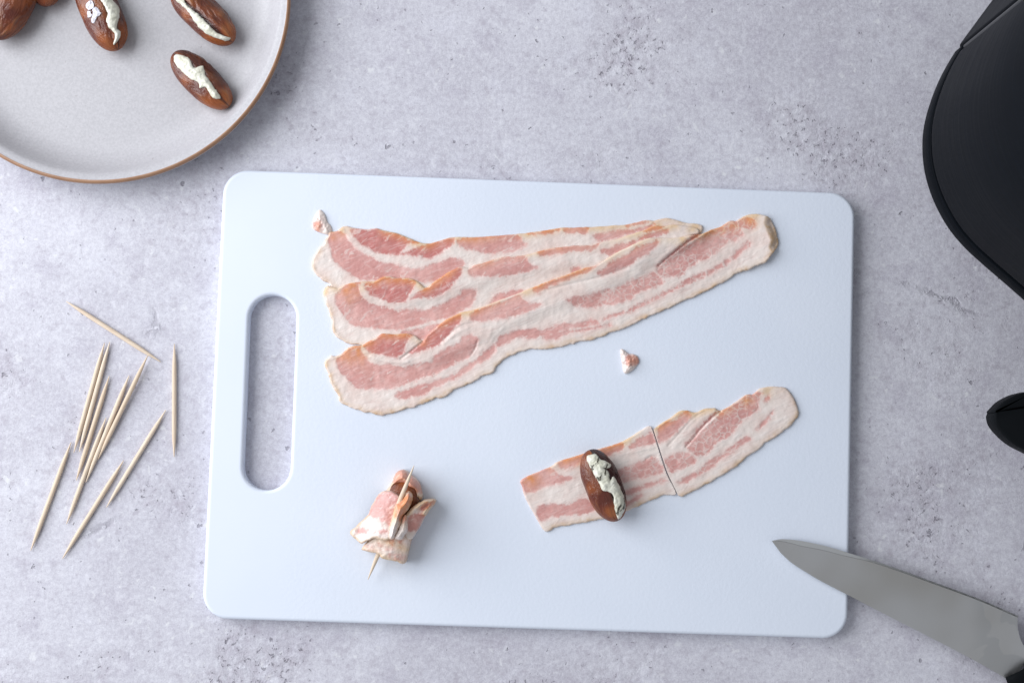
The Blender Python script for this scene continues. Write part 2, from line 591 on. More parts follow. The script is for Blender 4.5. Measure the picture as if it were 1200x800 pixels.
def board_mesh():
    bm = bmesh.new()
    R = 0.0020
    prof = []
    for i in range(7):                       # bottom edge, then top edge rounding
        a = math.pi / 2 * i / 6
        prof.append((R * (1 - math.sin(a)) * 0.6, R * 0.6 * (1 - math.cos(a))))
    for i in range(9):
        a = math.pi / 2 * i / 8
        prof.append((R * (1 - math.cos(a)), BT - R + R * math.sin(a)))
    prof.append((R + 0.0006, BT))

    def ringset(base, sign):
        rings = []
        for d, z in prof:
            p = inset2d(base, d * sign)
            rings.append([bm.verts.new((x, y, z)) for x, y in p])
        for k in range(len(rings) - 1):
            n = len(base)
            for i in range(n):
                j = (i + 1) % n
                f = (rings[k][i], rings[k][j], rings[k + 1][j], rings[k + 1][i])
                bm.faces.new(f if sign > 0 else f[::-1])
        return rings
    A = ringset(outl, 1)
    B = ringset(slot, -1)
    for k in (0, -1):
        ed = []
        for rr in (A[k], B[k]):
            for i in range(len(rr)):
                ed.append(bm.edges.get((rr[i], rr[(i + 1) % len(rr)])))
        bmesh.ops.triangle_fill(bm, use_beauty=True, use_dissolve=False, edges=ed)
    bmesh.ops.recalc_face_normals(bm, faces=bm.faces)
    for f in bm.faces:
        f.smooth = True
    me = bpy.data.meshes.new('cutting_board')
    bm.to_mesh(me)
    bm.free()
    me.materials.append(M_BOARD)
    o = bpy.data.objects.new('cutting_board', me)
    COL.objects.link(o)
    o.location = board_o
    o.rotation_euler = (0, 0, math.atan2(ux[1], ux[0]))
    return tag(o, 'white plastic chopping board with rounded corners and an oval grip slot', 'cutting board')


board_mesh()

# ------------------------------------------------------------------ plate
def fit_circle(pts, z):
    P = at(pts[:, 0], pts[:, 1], z)
    A = np.c_[2 * P[:, 0], 2 * P[:, 1], np.ones(len(P))]
    b = (P[:, :2] ** 2).sum(1)
    s = np.linalg.lstsq(A, b, rcond=None)[0]
    return s[:2], math.sqrt(s[2] + s[0] ** 2 + s[1] ** 2)


RIMZ = 0.021
rim_px = np.array([(340, 0), (332, 57.7), (313, 101.5), (283, 138), (250, 170), (200, 197.5), (150, 213), (107.5, 216), (75, 212.5), (25, 195), (0, 185)], float)
pc, pr = fit_circle(rim_px, RIMZ)
PLZ = 0.0052


def lathe(profile, seg=160):
    rings = []
    th = np.linspace(0, 2 * math.pi, seg, endpoint=False)
    for r, z in profile:
        rings.append(np.stack([pc[0] + r * np.cos(th), pc[1] + r * np.sin(th), np.full(seg, z)], 1))
    return rings


plate = empty('dinner_plate', (pc[0], pc[1], 0), 'round grey stoneware plate with a thin brown rim, holding the stuffed dates', 'plate')
k = pr
body_prof = [(0.0005, PLZ), (0.04, PLZ), (k - 0.032, PLZ), (k - 0.0245, PLZ + 0.0002), (k - 0.0195, PLZ + 0.0009), (k - 0.0150, PLZ + 0.0028), (k - 0.0115, PLZ + 0.0060), (k - 0.0088, PLZ + 0.0100),
             (k - 0.0068, PLZ + 0.0135), (k - 0.0050, PLZ + 0.0152), (k - 0.0032, RIMZ - 0.0006), (k - 0.0020, RIMZ - 0.00005)]
V, F = loft(lathe(body_prof), False, False)
mesh_obj('plate_well', V, F, M_PLATE, plate)
rim_prof = [(k - 0.0020, RIMZ - 0.00005), (k - 0.0015, RIMZ + 0.0001), (k - 0.0008, RIMZ - 0.0002), (k - 0.0001, RIMZ - 0.0011), (k - 0.0001, RIMZ - 0.0022)]
V, F = loft(lathe(rim_prof), False, False)
mesh_obj('rim', V, F, M_RIM, plate)
under_prof = [(k - 0.0001, RIMZ - 0.0022), (k - 0.0009, RIMZ - 0.006), (k - 0.0030, RIMZ - 0.0105), (k - 0.0065, RIMZ - 0.0145), (k - 0.013, RIMZ - 0.0178), (k - 0.026, RIMZ - 0.0198), (k - 0.036, 0.0), (k - 0.045, 0.0), (0.0005, 0.0012)]
V, F = loft(lathe(under_prof), False, False)
mesh_obj('underside', V, F, M_PLATE, plate)

# ------------------------------------------------------------------ thin pieces grown on a pixel grid
class Field:
    def __init__(self, x0, y0, x1, y1, step, z0):
        self.step, self.z0 = step, z0
        self.xs, self.ys = np.arange(x0, x1 + 1e-6, step), np.arange(y0, y1 + 1e-6, step)
        self.X, self.Y = np.meshgrid(self.xs, self.ys)
        self.H = np.zeros_like(self.X)          # metres above z0


def grid_piece(fd, depth, top, bottom, attrs, mat, parent, split=None, name='piece', parts=None, label_rind=None):
    """solid sheet over the cells where depth > 0; boundary vertices are pulled onto the outline; split = list of (name, mask field)"""
    X, Y, st = fd.X, fd.Y, fd.step
    ins = depth > 0
    cell = ins[:-1, :-1] | ins[1:, :-1] | ins[:-1, 1:] | ins[1:, 1:]
    # keep cells that are not mere corners
    gy, gx = np.gradient(depth, st)
    g = np.sqrt(gx ** 2 + gy ** 2) + 1e-6
    Xs = np.where(ins, X, X - depth * gx / g / np.maximum(g, 0.5))
    Ys = np.where(ins, Y, Y - depth * gy / g / np.maximum(g, 0.5))
    used = np.zeros_like(ins)
    ci, cj = np.nonzero(cell)
    for a, b in ((0, 0), (1, 0), (0, 1), (1, 1)):
        used[ci + a, cj + b] = True
    idx = -np.ones(X.shape, int)
    ui, uj = np.nonzero(used)
    idx[ui, uj] = np.arange(len(ui))
    z = fd.z0 + top[ui, uj]
    V = at(Xs[ui, uj], Ys[ui, uj], z)
    # image y points down, so this order faces up
    F = np.stack([idx[ci + 1, cj], idx[ci + 1, cj + 1], idx[ci, cj + 1], idx[ci, cj]], 1)
    # skirt
    E = np.concatenate([F[:, [0, 1]], F[:, [1, 2]], F[:, [2, 3]], F[:, [3, 0]]])
    own = np.tile(np.arange(len(F)), 4)
    key = np.sort(E, 1)
    kk = key[:, 0] * (len(V) + 1) + key[:, 1]
    u, inv, cnt = np.unique(kk, return_inverse=True, return_counts=True)
    bmask = cnt[inv] == 1
    BE, BO = E[bmask], own[bmask]
    bv = np.unique(BE)
    remap = -np.ones(len(V), int)
    remap[bv] = len(V) + np.arange(len(bv))
    zb = fd.z0 + bottom[ui[bv], uj[bv]]
    Vb = at(Xs[ui[bv], uj[bv]], Ys[ui[bv], uj[bv]], z[bv])
    Vb[:, 2] = np.minimum(zb, z[bv] - 1e-5)
    SF = np.stack([BE[:, 1], BE[:, 0], remap[BE[:, 0]], remap[BE[:, 1]]], 1)
    allV = np.concatenate([V, Vb])
    allF = np.concatenate([F, SF])
    N = vert_normals(allV, allF)
    own_all = np.concatenate([np.arange(len(F)), BO])
    A = {}
    for kx, f in attrs.items():
        v = f[ui, uj]
        A[kx] = np.concatenate([v, v[bv]])
    part = np.zeros(len(F), int)
    names = [name]
    if split:
        cy, cx = ci, cj
        for nm, fld in split:
            fv = 0.25 * (fld[cy, cx] + fld[cy + 1, cx] + fld[cy, cx + 1] + fld[cy + 1, cx + 1])
            msk = (fv > 0) & (part == 0)
            if msk.sum() >= 30 / st ** 2:
                names.append(nm)
                part[msk] = len(names) - 1
    pall = part[own_all]
    objs = []
    for pi, nm in enumerate(names):
        f = allF[pall == pi]
        if len(f) == 0:
            continue
        vs, iv = np.unique(f, return_inverse=True)
        objs.append(mesh_obj(nm, allV[vs], iv.reshape(f.shape), mat, parent, attrs={kx: v[vs] for kx, v in A.items()}, normals=N[vs]))
    return objs


BF = Field(352, 232, 945, 632, 1.0, BT)


def rasher(name_label, outline, n_top, lean, grain_polys, orange_line, rind_line, group, thick=1.7e-3, cat='bacon rasher', tip=None, rind_amp=1.1, creases=(), center=None, seed=0, spots=(), end_line=None, red=(), drape=True, sharp=None):
    X, Y = BF.X, BF.Y
    dd = sdf(X, Y, catmull(outline, 3.0), 14)
    top_l, rind_l = catmull(orange_line, 3.0, False), catmull(rind_line, 3.0, False)
    d_top = seg_dist(X, Y, top_l, False)
    d_rind = seg_dist(X, Y, rind_l, False)
    # small scallops and nicks, stronger along the rind
    w = np.exp(-(d_rind / 8) ** 2)
    jit = fnoise(X / 7.0, Y / 7.0, 11 + seed) * (0.45 + rind_amp * w)
    if sharp is not None:
        jit = jit * np.clip((seg_dist(X, Y, catmull(sharp, 2.0, False), False) - 1) / 5, 0, 1)
    dd = dd + jit
    ls = []
    leanf = np.full(X.shape, -12.0)
    for p in lean:
        s = sdf(X, Y, catmull(p, 2.5), 12)
        ls.append(s)
        leanf = np.maximum(leanf, s)
    grain = np.zeros(X.shape)
    for gi in grain_polys:
        grain = np.maximum(grain, np.clip((ls[gi] + 3) / 3, 0, 1))
    redf = np.zeros(X.shape)
    for gi in red:
        redf = np.maximum(redf, np.clip((ls[gi] + 1.5) / 3, 0, 1))
    og = np.exp(-(d_top / 6.8) ** 2) * np.clip(0.75 + 0.8 * vnoise(X / 26, Y / 26, 5 + seed), 0, 1)
    rd = np.clip(np.exp(-(np.maximum(d_rind - 1, 0) / 4.2) ** 2) * (0.62 + 0.5 * vnoise(X / 9, Y / 9, 9 + seed)), 0, 1)
    for sx, sy, sr in spots:
        og = np.maximum(og, 0.95 * np.exp(-(((X - sx) ** 2 + (Y - sy) ** 2) / sr ** 2)) * (0.8 + 0.4 * vnoise(X / 5, Y / 5, 77)))
    if end_line is not None:
        rd = np.maximum(rd, np.clip((11.0 - seg_dist(X, Y, catmull(end_line, 2.0, False), False)) / 2.5, 0, 1))
    # drape over what lies beneath, then add thickness with rounded edges and low ripples
    dil = BF.H.copy()
    for _ in range(9):
        pd = np.pad(dil, 1, mode='edge')
        dil = np.maximum.reduce([pd[1:-1, 1:-1], pd[:-2, 1:-1], pd[2:, 1:-1], pd[1:-1, :-2], pd[1:-1, 2:]])
    base = blur(dil, 4, 3) if drape else np.zeros_like(dil)
    r = 1.9
    q = np.clip(1 - np.clip(dd, 0, r) / r, 0, 1)
    if sharp is not None:
        ds = seg_dist(X, Y, catmull(sharp, 2.0, False), False)
        q = q * np.clip((ds - 3) / 3, 0, 1)
    t = thick * (0.45 + 0.55 * np.sqrt(1 - q ** 2))
    t = t + 2.6e-4 * fnoise(X / 22, Y / 16, 31 + seed) * np.clip(dd / 4, 0, 1)
    t = t + 1.6e-4 * fnoise(X / 6, Y / 6, 41 + seed) * np.clip(dd / 3, 0, 1)
    # lean sinks a touch below fat
    t = t - 1.4e-4 * np.clip(leanf / 2 + 0.5, 0, 1) * np.clip(dd / 3, 0, 1)
    for cl, wd, amp in creases:
        c = catmull(cl, 3.0, False)
        dc = seg_dist(X, Y, c, False)
        t = t + amp * np.exp(-(dc / wd) ** 2) * np.clip(dd / 2 + 0.6, 0, 1)
    t = np.maximum(t, 2e-4)
    top = np.maximum(base + t, BF.H + 3e-4) if drape else base + t
    if tip is not None:
        top = top + tip(X, Y, dd)
    cx, cy = center
    loc = at(cx, cy, BT)
    root = empty('bacon_rasher', loc, name_label, cat, group)
    split = [('lean_streak', s) for s in ls] + [('rind', np.where((d_rind < 4.5), 1.0, -1.0))]
    grid_piece(BF, dd, top, np.maximum(BF.H - 1e-4, 0.0), {'lean': leanf, 'grain': grain, 'orange': og, 'rind': rd, 'red': redf}, M_BACON, root, split, 'fat')
    BF.H = np.where(dd > 0, np.maximum(top, BF.H), BF.H)
    return root


G_STACK = 'bacon rashers fanned in the overlapping stack'
# --- back rasher (lowest of the stack)
B_top = [(386, 271), (390, 271), (396, 270), (401, 266), (407.5, 265), (414, 267), (432.5, 268.5), (441, 267.5), (450, 270), (467.5, 274), (480, 279), (492.5, 284), (505, 285), (525, 279), (536, 277.5), (557.5, 278), (582.5, 276), (607.5, 274), (620, 272.5), (645, 269), (657.5, 267), (691, 266), (722.5, 264), (735, 263), (757.5, 258), (766, 259), (781, 255.5), (804, 261), (817.5, 262.5)]
B_rind = [(385, 274), (380, 285), (374, 290), (367.5, 302.5), (365.6, 312.5), (370, 321), (380, 329), (385, 333), (396, 342)]
B_out = B_top + [(823, 264), (822, 272), (806, 277), (770, 282), (700, 302), (600, 316), (545, 332), (480, 348), (430, 345)] + B_rind[::-1]
B_lean = [
    [(412.5, 269), (432, 270), (441, 268), (450, 271), (467, 275), (481, 280.5), (490, 284), (477.5, 287.5), (470, 295), (465, 299), (451, 298), (440, 296), (430, 289), (420, 284)],
    [(470, 298), (480, 294), (490, 290), (505, 285.6), (525, 279.5), (532, 279), (532, 286), (522.5, 292.5), (507.5, 301), (495, 303), (492.5, 301), (480, 299)],
    [(386, 274), (396, 271), (405, 274), (409, 281), (415, 289), (424, 296), (442.5, 304), (450, 308), (461, 309), (480, 314), (495, 312.5), (507.5, 309), (520, 306), (529, 302.5), (542, 305), (542, 313), (520, 330), (498, 330), (485, 329), (466, 328), (447, 328), (435, 327), (421, 326), (409, 320), (401, 314), (391, 306), (387.5, 295), (385, 284)],
    [(536, 286), (539, 279), (560, 277), (605, 275.6), (612.5, 282.5), (616, 288), (595, 295), (576, 297.5), (562.5, 296), (557.5, 292.5), (545, 291)],
    [(617.5, 273), (645, 269), (657.5, 267.5), (656, 271), (642.5, 274), (625, 276)],
    [(662.5, 267), (690, 266), (685, 274), (677.5, 272.5), (662.5, 272.5)],
    [(711, 273), (722.5, 270), (742.5, 269), (747, 267), (760, 265), (765, 260.6), (769, 261), (763, 267), (752.5, 271), (735, 275), (722.5, 279), (705, 282), (695, 276)],
    [(732.5, 264), (745, 260), (757.5, 258.5), (762, 260), (755, 262.5), (735, 266)],
]
rasher('raw bacon rasher at the back of the fan with a torn nub on its left', B_out, 0, B_lean, [], B_top[8:], B_rind, G_STACK, center=(590, 285), seed=1, red=(0, 1), spots=[(402, 268, 9), (389, 274, 7), (485, 281, 8), (770, 264, 9), (815, 265, 9), (800, 260, 6)])

# --- middle rasher
M_top = [(384, 334), (391, 337), (396, 338), (403, 334), (415, 331), (425, 330), (440, 329), (447, 325), (455, 323.5), (466, 326), (480, 326), (491, 331), (497.5, 337), (501, 336.5), (509, 330), (520, 322.5), (532.5, 315), (541, 312.5), (549, 314), (557.5, 310), (570, 307), (589, 301), (614, 299), (632.5, 294), (645, 291), (654, 290), (672.5, 287.5), (691, 287), (704, 284), (722.5, 280), (741, 274), (754, 270), (766, 265), (779, 265), (790, 263)]
M_rind = [(381, 337.5), (379, 346), (384, 360), (388, 372.5), (390, 387.5), (396, 396), (409, 402.5), (422.5, 404)]
M_out = M_top + [(805, 265), (818, 268), (819, 274), (806, 278), (770, 300), (700, 335), (600, 374), (520, 412), (480, 420), (440, 412)] + M_rind[::-1]
M_lean = [
    [(427.5, 332), (440, 330), (447.5, 325), (455, 324), (465, 326), (486, 329), (485, 336), (480, 345), (475, 352.5), (462.5, 355.6), (447.5, 351), (436, 346), (429, 339)],
    [(481, 350.6), (487.5, 344), (497.5, 338), (501, 337), (509, 330), (520, 322.5), (532, 315), (541, 313), (542, 320), (536, 327.5), (524, 341), (507.5, 349), (495, 349)],
    [(392.5, 351), (396, 342), (402.5, 335), (410, 332), (421, 330.6), (421, 341), (427.5, 350), (435, 356), (450, 359), (465, 364), (480, 362.5), (492.5, 363), (505, 362.5), (507.5, 359), (520, 354), (537.5, 346), (540, 340), (551, 338), (559, 341), (556, 351), (550, 360), (539, 366), (520, 374), (505, 376), (492.5, 380), (467.5, 386), (452.5, 386), (432.5, 384), (417.5, 381), (409, 377.5), (402.5, 369), (396, 357.5)],
    [(471, 389), (490, 385), (514, 379), (520, 384), (500, 396), (490, 398), (478, 393)],
    [(549, 315), (560, 310.6), (582.5, 304), (614, 299.5), (617.5, 305), (624, 311), (631, 312.5), (620, 317.5), (607.5, 320), (597.5, 323), (557.5, 324), (550, 320)],
    [(630, 295), (654, 290), (672.5, 288), (690, 287.5), (702.5, 285), (692.5, 294), (667.5, 295), (652.5, 298), (637, 300)],
    [(716, 291), (722.5, 287.5), (747.5, 281), (749, 277.5), (760, 274), (782.5, 268), (784, 270), (772.5, 276), (750, 282), (745, 285.6), (729, 295), (715, 299), (704, 296), (704, 292.5)],
    [(754, 271), (766, 265.5), (779, 264.5), (775, 268), (760, 272)],
    [(582.5, 346), (595, 341), (612.5, 340.6), (600, 348), (582.5, 354), (572.5, 358)],
    [(669, 315), (676, 312.5), (681, 315), (678, 322), (671, 322)],
]
rasher('raw bacon rasher in the middle of the fan, between back and front rashers', M_out, 0, M_lean, [], M_top, M_rind, G_STACK, center=(600, 320), seed=2, red=(0, 1), spots=[(414, 334, 14), (405, 340, 9), (812, 268, 8), (410, 350, 6), (455, 326, 8), (381, 341, 5)])

# --- front rasher (on top, curled right end)
F_top = [(392.5, 417.5), (401, 414), (407.5, 407.5), (415, 405), (424, 404.5), (430, 401), (440, 396), (447.5, 391), (461, 391.5), (477.5, 390.6), (487.5, 394), (495, 399), (501, 392.5), (514, 381), (526, 372.5), (541, 366), (551, 364), (570, 357.5), (590, 350), (610, 342.5), (626, 336), (647.5, 327.5), (666, 321), (685, 314), (700, 310), (722.5, 296), (747.5, 284), (760, 279), (770, 278.7), (790, 279), (807, 276)]
F_top2 = [(823.7, 273.7), (831, 270), (845, 265), (855, 258.7), (862.5, 259), (867.5, 256), (875, 252), (885, 250.6)]
F_end = [(900, 253.7), (905, 260), (910, 272.5), (913, 281), (910.6, 288.7), (900, 305)]
F_rind = [(890, 310), (878.7, 316), (862.5, 321), (850, 330), (834, 338), (818, 346), (800, 354), (785, 360.6), (767.5, 368.7), (747.5, 377), (730, 385), (710, 392), (697.5, 397), (672.5, 402), (650, 407.5), (632, 409), (620, 409), (601, 415.6), (595, 418.7), (582.5, 428.7), (580, 435), (565, 441), (547.5, 451), (532.5, 457), (520, 464.6), (507.5, 468), (492.5, 474.4), (480, 478), (463.7, 483), (450, 486.2), (440, 485.6), (417.5, 479.4), (405, 475), (400, 472.5), (393.7, 458.7), (388, 449), (385.6, 440), (382, 430), (380.6, 425)]
F_out = F_top + [(815, 275)] + F_top2 + F_end + F_rind + [(388.7, 416.2)]
F_lean = [
    [(426, 403), (440, 396), (447, 391), (461, 391.5), (477, 390.6), (483, 393), (480, 397), (475, 406), (472.5, 415), (461, 419), (447.5, 415.6), (436, 414), (430, 411)],
    [(480, 413), (488, 405), (496, 399), (501, 393), (514, 381), (526, 373), (538, 367.5), (541, 373), (535, 382.5), (520, 398), (510, 406), (495, 411), (486, 413)],
    [(401, 414.5), (407, 408), (415, 405), (423, 405), (425, 412), (429, 419), (433, 424), (440, 427), (455, 427), (470, 431), (480, 428), (490, 426), (505, 424), (507.5, 418), (520, 411), (527.5, 406), (539, 401), (541, 394), (551, 392.5), (559, 395), (560.6, 401), (557.5, 409), (550, 417.5), (542.5, 422.5), (532.5, 426), (517.5, 434), (502.5, 440.6), (495, 442.5), (480, 449), (467.5, 452.5), (450, 455.6), (430, 455.6), (415, 453), (405, 441), (397.5, 434), (394, 424)],
    [(464, 461), (480, 455), (505, 447.5), (520, 442.5), (532.5, 437.5), (545, 429), (557.5, 421), (570, 411), (580, 404), (581, 412.5), (577.5, 416), (565, 424), (551, 432.5), (536, 442.5), (520, 450), (507.5, 455), (495, 462.5), (486, 464), (467.5, 468)],
    [(581, 407.5), (582.5, 399), (590, 392.5), (604, 387.5), (620, 385), (636, 386), (645, 384), (660, 380), (682.5, 377), (691, 374), (699, 376), (702, 379), (685, 382.5), (670, 384), (665, 386), (645, 392), (626, 396), (607.5, 396), (595, 401)],
    [(635, 395), (650, 390.5), (665, 387.5), (680, 386), (700, 382.5), (715, 378.5), (716, 381.5), (690, 386.5), (662, 391.5), (652, 397.5), (640, 397)],
    [(705, 373.5), (716, 369), (731, 364), (731, 367.5), (716, 373), (707.5, 376)],
    [(734, 366), (747.5, 356), (760, 351), (785, 339), (803, 328), (825, 318), (827, 323), (805, 333), (785, 344), (772.5, 350), (754, 357.5), (739, 366)],
    [(829, 317.5), (845, 309), (847.5, 312.5), (830, 322.5)],
    [(849, 305), (855, 302.5), (856, 306), (850, 310)],
    [(857.5, 301), (867, 291), (877.5, 282.5), (881, 285), (871, 294), (860, 305)],
    [(664, 351), (671, 347.5), (690, 345.6), (710, 339), (717.5, 341), (727.5, 334), (742.5, 327.5), (754, 324), (764, 320), (770, 321.5), (777.5, 330), (772.5, 334), (760, 339), (745, 344), (742.5, 349), (727.5, 354), (710, 357.5), (697.5, 360.6), (679, 360.6), (671, 357.5)],
    [(769, 316), (776, 309), (784, 302.5), (797, 293), (810, 285), (823.7, 275.5), (829, 271), (845, 265), (855, 259.5), (865, 258), (875, 255), (885, 258), (886, 266), (879, 269), (870, 267.5), (871, 276), (865, 280), (861, 284), (855, 280), (850, 287.5), (845, 291), (840, 296), (834, 299), (829, 304), (819, 305), (815, 310), (804, 315), (800, 322.5), (785, 325.6), (775, 323)],
    [(710, 312.5), (715, 307.5), (735, 297.5), (747.5, 289), (760, 286), (770, 280), (772.5, 282.5), (767.5, 291), (755, 300), (747.5, 303), (735, 312.5), (715, 320), (705, 322.5), (700, 320)],
    [(551, 369), (560, 362.5), (590, 352.5), (609, 344), (612.5, 350), (620, 354), (634, 357), (620, 364), (601, 371), (582.5, 374), (570, 376), (555, 375.6)],
    [(624, 338), (645, 329), (666, 321.5), (685, 314.5), (699, 311), (690, 318), (670, 326), (655, 331), (640, 338), (630, 343)],
    [(823, 275), (809, 283.5), (796, 293.5), (783, 304), (770, 314.5), (769, 312), (781, 301.5), (794, 290.5), (807, 280.5), (815, 273.5), (819, 273)],
]


def f_tip(X, Y, dd):
    # the right end lifts off the board and rolls over
    u = (X - 845) / 60.0
    lift = 3.0e-3 * np.clip(u, 0, 1.2) ** 1.6
    end = catmull(F_end[1:5], 2.0, False)
    de = seg_dist(X, Y, end, False)
    roll = np.clip(1 - de / 11.0, 0, 1) * np.clip((X - 875) / 20, 0, 1) * np.clip((306 - Y) / 18, 0, 1)
    return lift * (1 - 0.9 * np.clip(roll * 1.5 - 0.15, 0, 1) ** 1.5)


F_creases = [
    ([(822, 274), (808, 282), (795, 292), (782, 302), (772, 311)], 1.1, -0.8e-3),
    ([(816, 271), (800, 283), (785, 295), (772, 306)], 3.0, 0.35e-3),
    ([(496, 400), (488, 406), (478, 414), (470, 420)], 1.3, -0.7e-3),
    ([(559, 400), (557, 408), (552, 416)], 1.1, -0.35e-3),
    ([(576, 386), (572, 397), (566, 408), (560, 414)], 2.6, 0.2e-3),
    ([(590, 383), (580, 394), (570, 408)], 1.8, 0.18e-3), ([(600, 372), (585, 386)], 1.6, -0.15e-3),
    ([(520, 403), (534, 391), (548, 384)], 1.8, 0.25e-3),
    ([(520, 398), (535, 385), (545, 380), (556, 378)], 1.2, -0.28e-3),
    ([(435, 418), (455, 424), (478, 424)], 2.0, 0.45e-3),
    ([(640, 340), (680, 330), (705, 324), (735, 314)], 1.6, -0.4e-3),
]
rasher('raw bacon rasher at the front of the fan, whole length showing, right end curled', F_out, 0, F_lean, [11, 12, 7], F_top + F_top2, F_end[2:] + F_rind, G_STACK, tip=f_tip, creases=F_creases, center=(640, 370), seed=3, red=(0, 1, 16), spots=[(417, 409, 18), (404, 416, 11), (797, 279, 9), (450, 393, 7), (381, 424, 5), (860, 262, 10), (878, 256, 12), (845, 268, 7)], end_line=F_end[1:5])

# --- the two pieces of the cut rasher
G_CUT = 'pieces of the rasher cut in two'
L_top = [(612, 561), (645.5, 546), (653.6, 540.6), (678, 533), (697.5, 527), (727, 518), (746, 507), (760, 498.5)]
L_cut = [(764.7, 503.7), (770.6, 522.5), (781, 554), (792.3, 578)]
L_rind = [(779.5, 579.5), (760, 587), (735, 598), (705.6, 608), (691, 611), (670, 614.4), (648.7, 617.6), (645.5, 621), (638, 622.2)]
L_out = L_top + L_cut + L_rind + [(632.5, 614), (627.6, 605.6), (615.4, 583), (612, 570)]
L_lean = [
    [(611, 562), (644, 548), (655, 555), (671.5, 560), (658.5, 565), (640.6, 570), (618, 577)],
    [(629, 597.5), (639, 591), (665, 590), (688, 584.5), (699, 596), (688, 601.6), (670, 603), (653.6, 604), (634, 609.7)],
    [(653.6, 541), (678, 532.5), (697.5, 527), (727, 518.5), (730, 526), (714, 533), (676, 544), (663, 550)],
    [(736.5, 523), (752.5, 512), (763, 505), (768, 518), (752.5, 522.5), (739, 526)],
    [(712, 557), (727, 549), (745, 542), (757, 539), (766, 535), (773.5, 543.5), (778, 552.5), (760, 558.5), (730, 565), (716, 566)],
    [(725, 578), (736, 573.5), (757, 567), (779.5, 560), (782, 563.5), (757, 571), (738, 580)],
    [(730, 590), (742, 583), (752, 578), (752.5, 581), (742, 588), (732, 594)],
]
rasher('shorter piece of cut bacon rasher with a stuffed date lying on it', L_out, 0, L_lean, [4], L_top[1:-1], L_rind, G_CUT, cat='bacon piece', rind_amp=0.8, drape=False, sharp=L_cut,
       creases=[([(736, 531), (752, 527), (766, 524)], 1.6, 0.25e-3), ([(757, 538), (764, 534), (770, 535)], 1.1, -0.5e-3)], center=(700, 560), seed=4, spots=[(622, 561, 11), (680, 537, 9)])
R_top = [(766.8, 502), (775, 496), (786, 489), (796, 482), (805, 480.5), (814, 483), (826, 478.7), (838, 478), (843.7, 481), (857.5, 474), (875, 462), (881.5, 462.5), (890.5, 455), (901.5, 453)]
R_rind = [(918, 453.7), (925, 459), (936, 480), (933, 491), (919, 504.6), (898.7, 518), (887.7, 526.6), (871, 539), (859, 549), (841, 560), (815.5, 573.5), (799.5, 581.3)]
R_cut = [(766.2, 504), (772.0, 522), (782.4, 553.6), (792.6, 575.5), (795.2, 580.5)]
R_out = R_top + R_rind + R_cut[::-1]
R_lean = [
    [(769.5, 506), (776, 497.5), (793, 489.5), (803.5, 481.5), (808.7, 484), (805, 492.5), (794.5, 504.5), (775, 518)],
    [(780, 538), (794.5, 530), (809.5, 532.5), (815.5, 537), (812.5, 543.5), (796, 549.5), (785.5, 552)],
    [(805, 522.5), (814, 510.5), (829, 500), (841, 487.5), (847, 480.6), (857.5, 475), (875, 462.5), (888, 458), (893, 461), (888, 471.6), (890.5, 478.5), (882, 485), (871, 492), (864, 500.5), (855, 510), (846.5, 514), (835.5, 522.5), (833.5, 525), (827.5, 533), (818, 533.5), (809.5, 528)],
    [(793, 564.5), (817, 551), (838, 536), (860, 522.5), (866, 520), (861.6, 526), (845, 539), (829, 551), (796, 568)],
    [(863, 520), (875, 510.5), (878, 511), (880, 514), (869, 521)],
    [(885, 503), (896, 491), (905.6, 481), (906, 484), (897, 496), (888, 505)],
    [(894.6, 469), (901.5, 462), (903, 466), (897, 470)],
    [(843.5, 481), (834, 489), (822, 502), (811, 514), (803, 523), (802, 521), (810, 511.5), (821, 499), (833, 487), (841, 480.5)],
]
rasher('longer pointed end piece of cut bacon rasher, bare, its rounded end to the right', R_out, 0, R_lean, [1, 2, 3], R_top, R_rind, G_CUT, cat='bacon piece', rind_amp=0.9, drape=False, red=(7,), sharp=R_cut,
       creases=[([(845, 482), (834, 490), (822, 502), (812, 514), (804, 523)], 1.1, -0.7e-3), ([(838, 481), (822, 492), (806, 508), (790, 524)], 2.6, 0.22e-3),
                ([(826, 481), (810, 492), (796, 508), (783, 522)], 1.2, -0.3e-3)], center=(850, 520), seed=5, spots=[(900, 456, 10), (875, 468, 8), (770, 499, 7)])


# --- scraps
def lump(fd, outline, height, lean_poly, name, parent, seed, power=0.38, warp=0.25, orange=0.42):
    X, Y = fd.X, fd.Y
    dd = sdf(X, Y, catmull(outline, 1.5), 12) + 0.35 * fnoise(X / 3, Y / 3, seed)
    dm = max(dd.max(), 1)
    t = height * np.clip(dd / dm, 0, 1) ** power * (1 + warp * fnoise(X / 4.5, Y / 4.5, seed + 3))
    le = sdf(X, Y, catmull(lean_poly, 1.5), 12)
    z = np.zeros_like(X)
    return grid_piece(fd, dd, np.maximum(t, 3e-4), z, {'lean': le, 'grain': z, 'orange': np.clip(le / 3 + 0.4, 0, 1) * orange, 'rind': z, 'red': z}, M_BACON, parent, None, name)[0]


root = bpy.data.objects['bacon_rasher']
lump(Field(360, 240, 396, 280, 0.6, BT), [(374, 246), (380, 250), (384, 260), (388, 265), (389, 272), (384, 275), (379, 274), (371, 271), (366, 266), (368, 255)], 2.7e-3, [(368, 262), (376, 259), (375, 272), (370, 271)], 'torn_nub', root, 3)
sc = lump(Field(720, 402, 758, 446, 0.6, BT), [(727, 410), (730, 409), (737, 414), (743, 415), (748, 418), (749, 424), (746, 429), (740, 435), (734, 438), (730.5, 436), (729, 427), (727.5, 419)], 3.4e-3, [(735, 417), (742, 416), (748, 418), (749, 426), (742, 428), (735, 429)], 'bacon_scrap', None, 13, warp=0.35)
tag(sc, 'tiny torn bit of fatty bacon lying alone below the fanned rashers', 'bacon scrap')


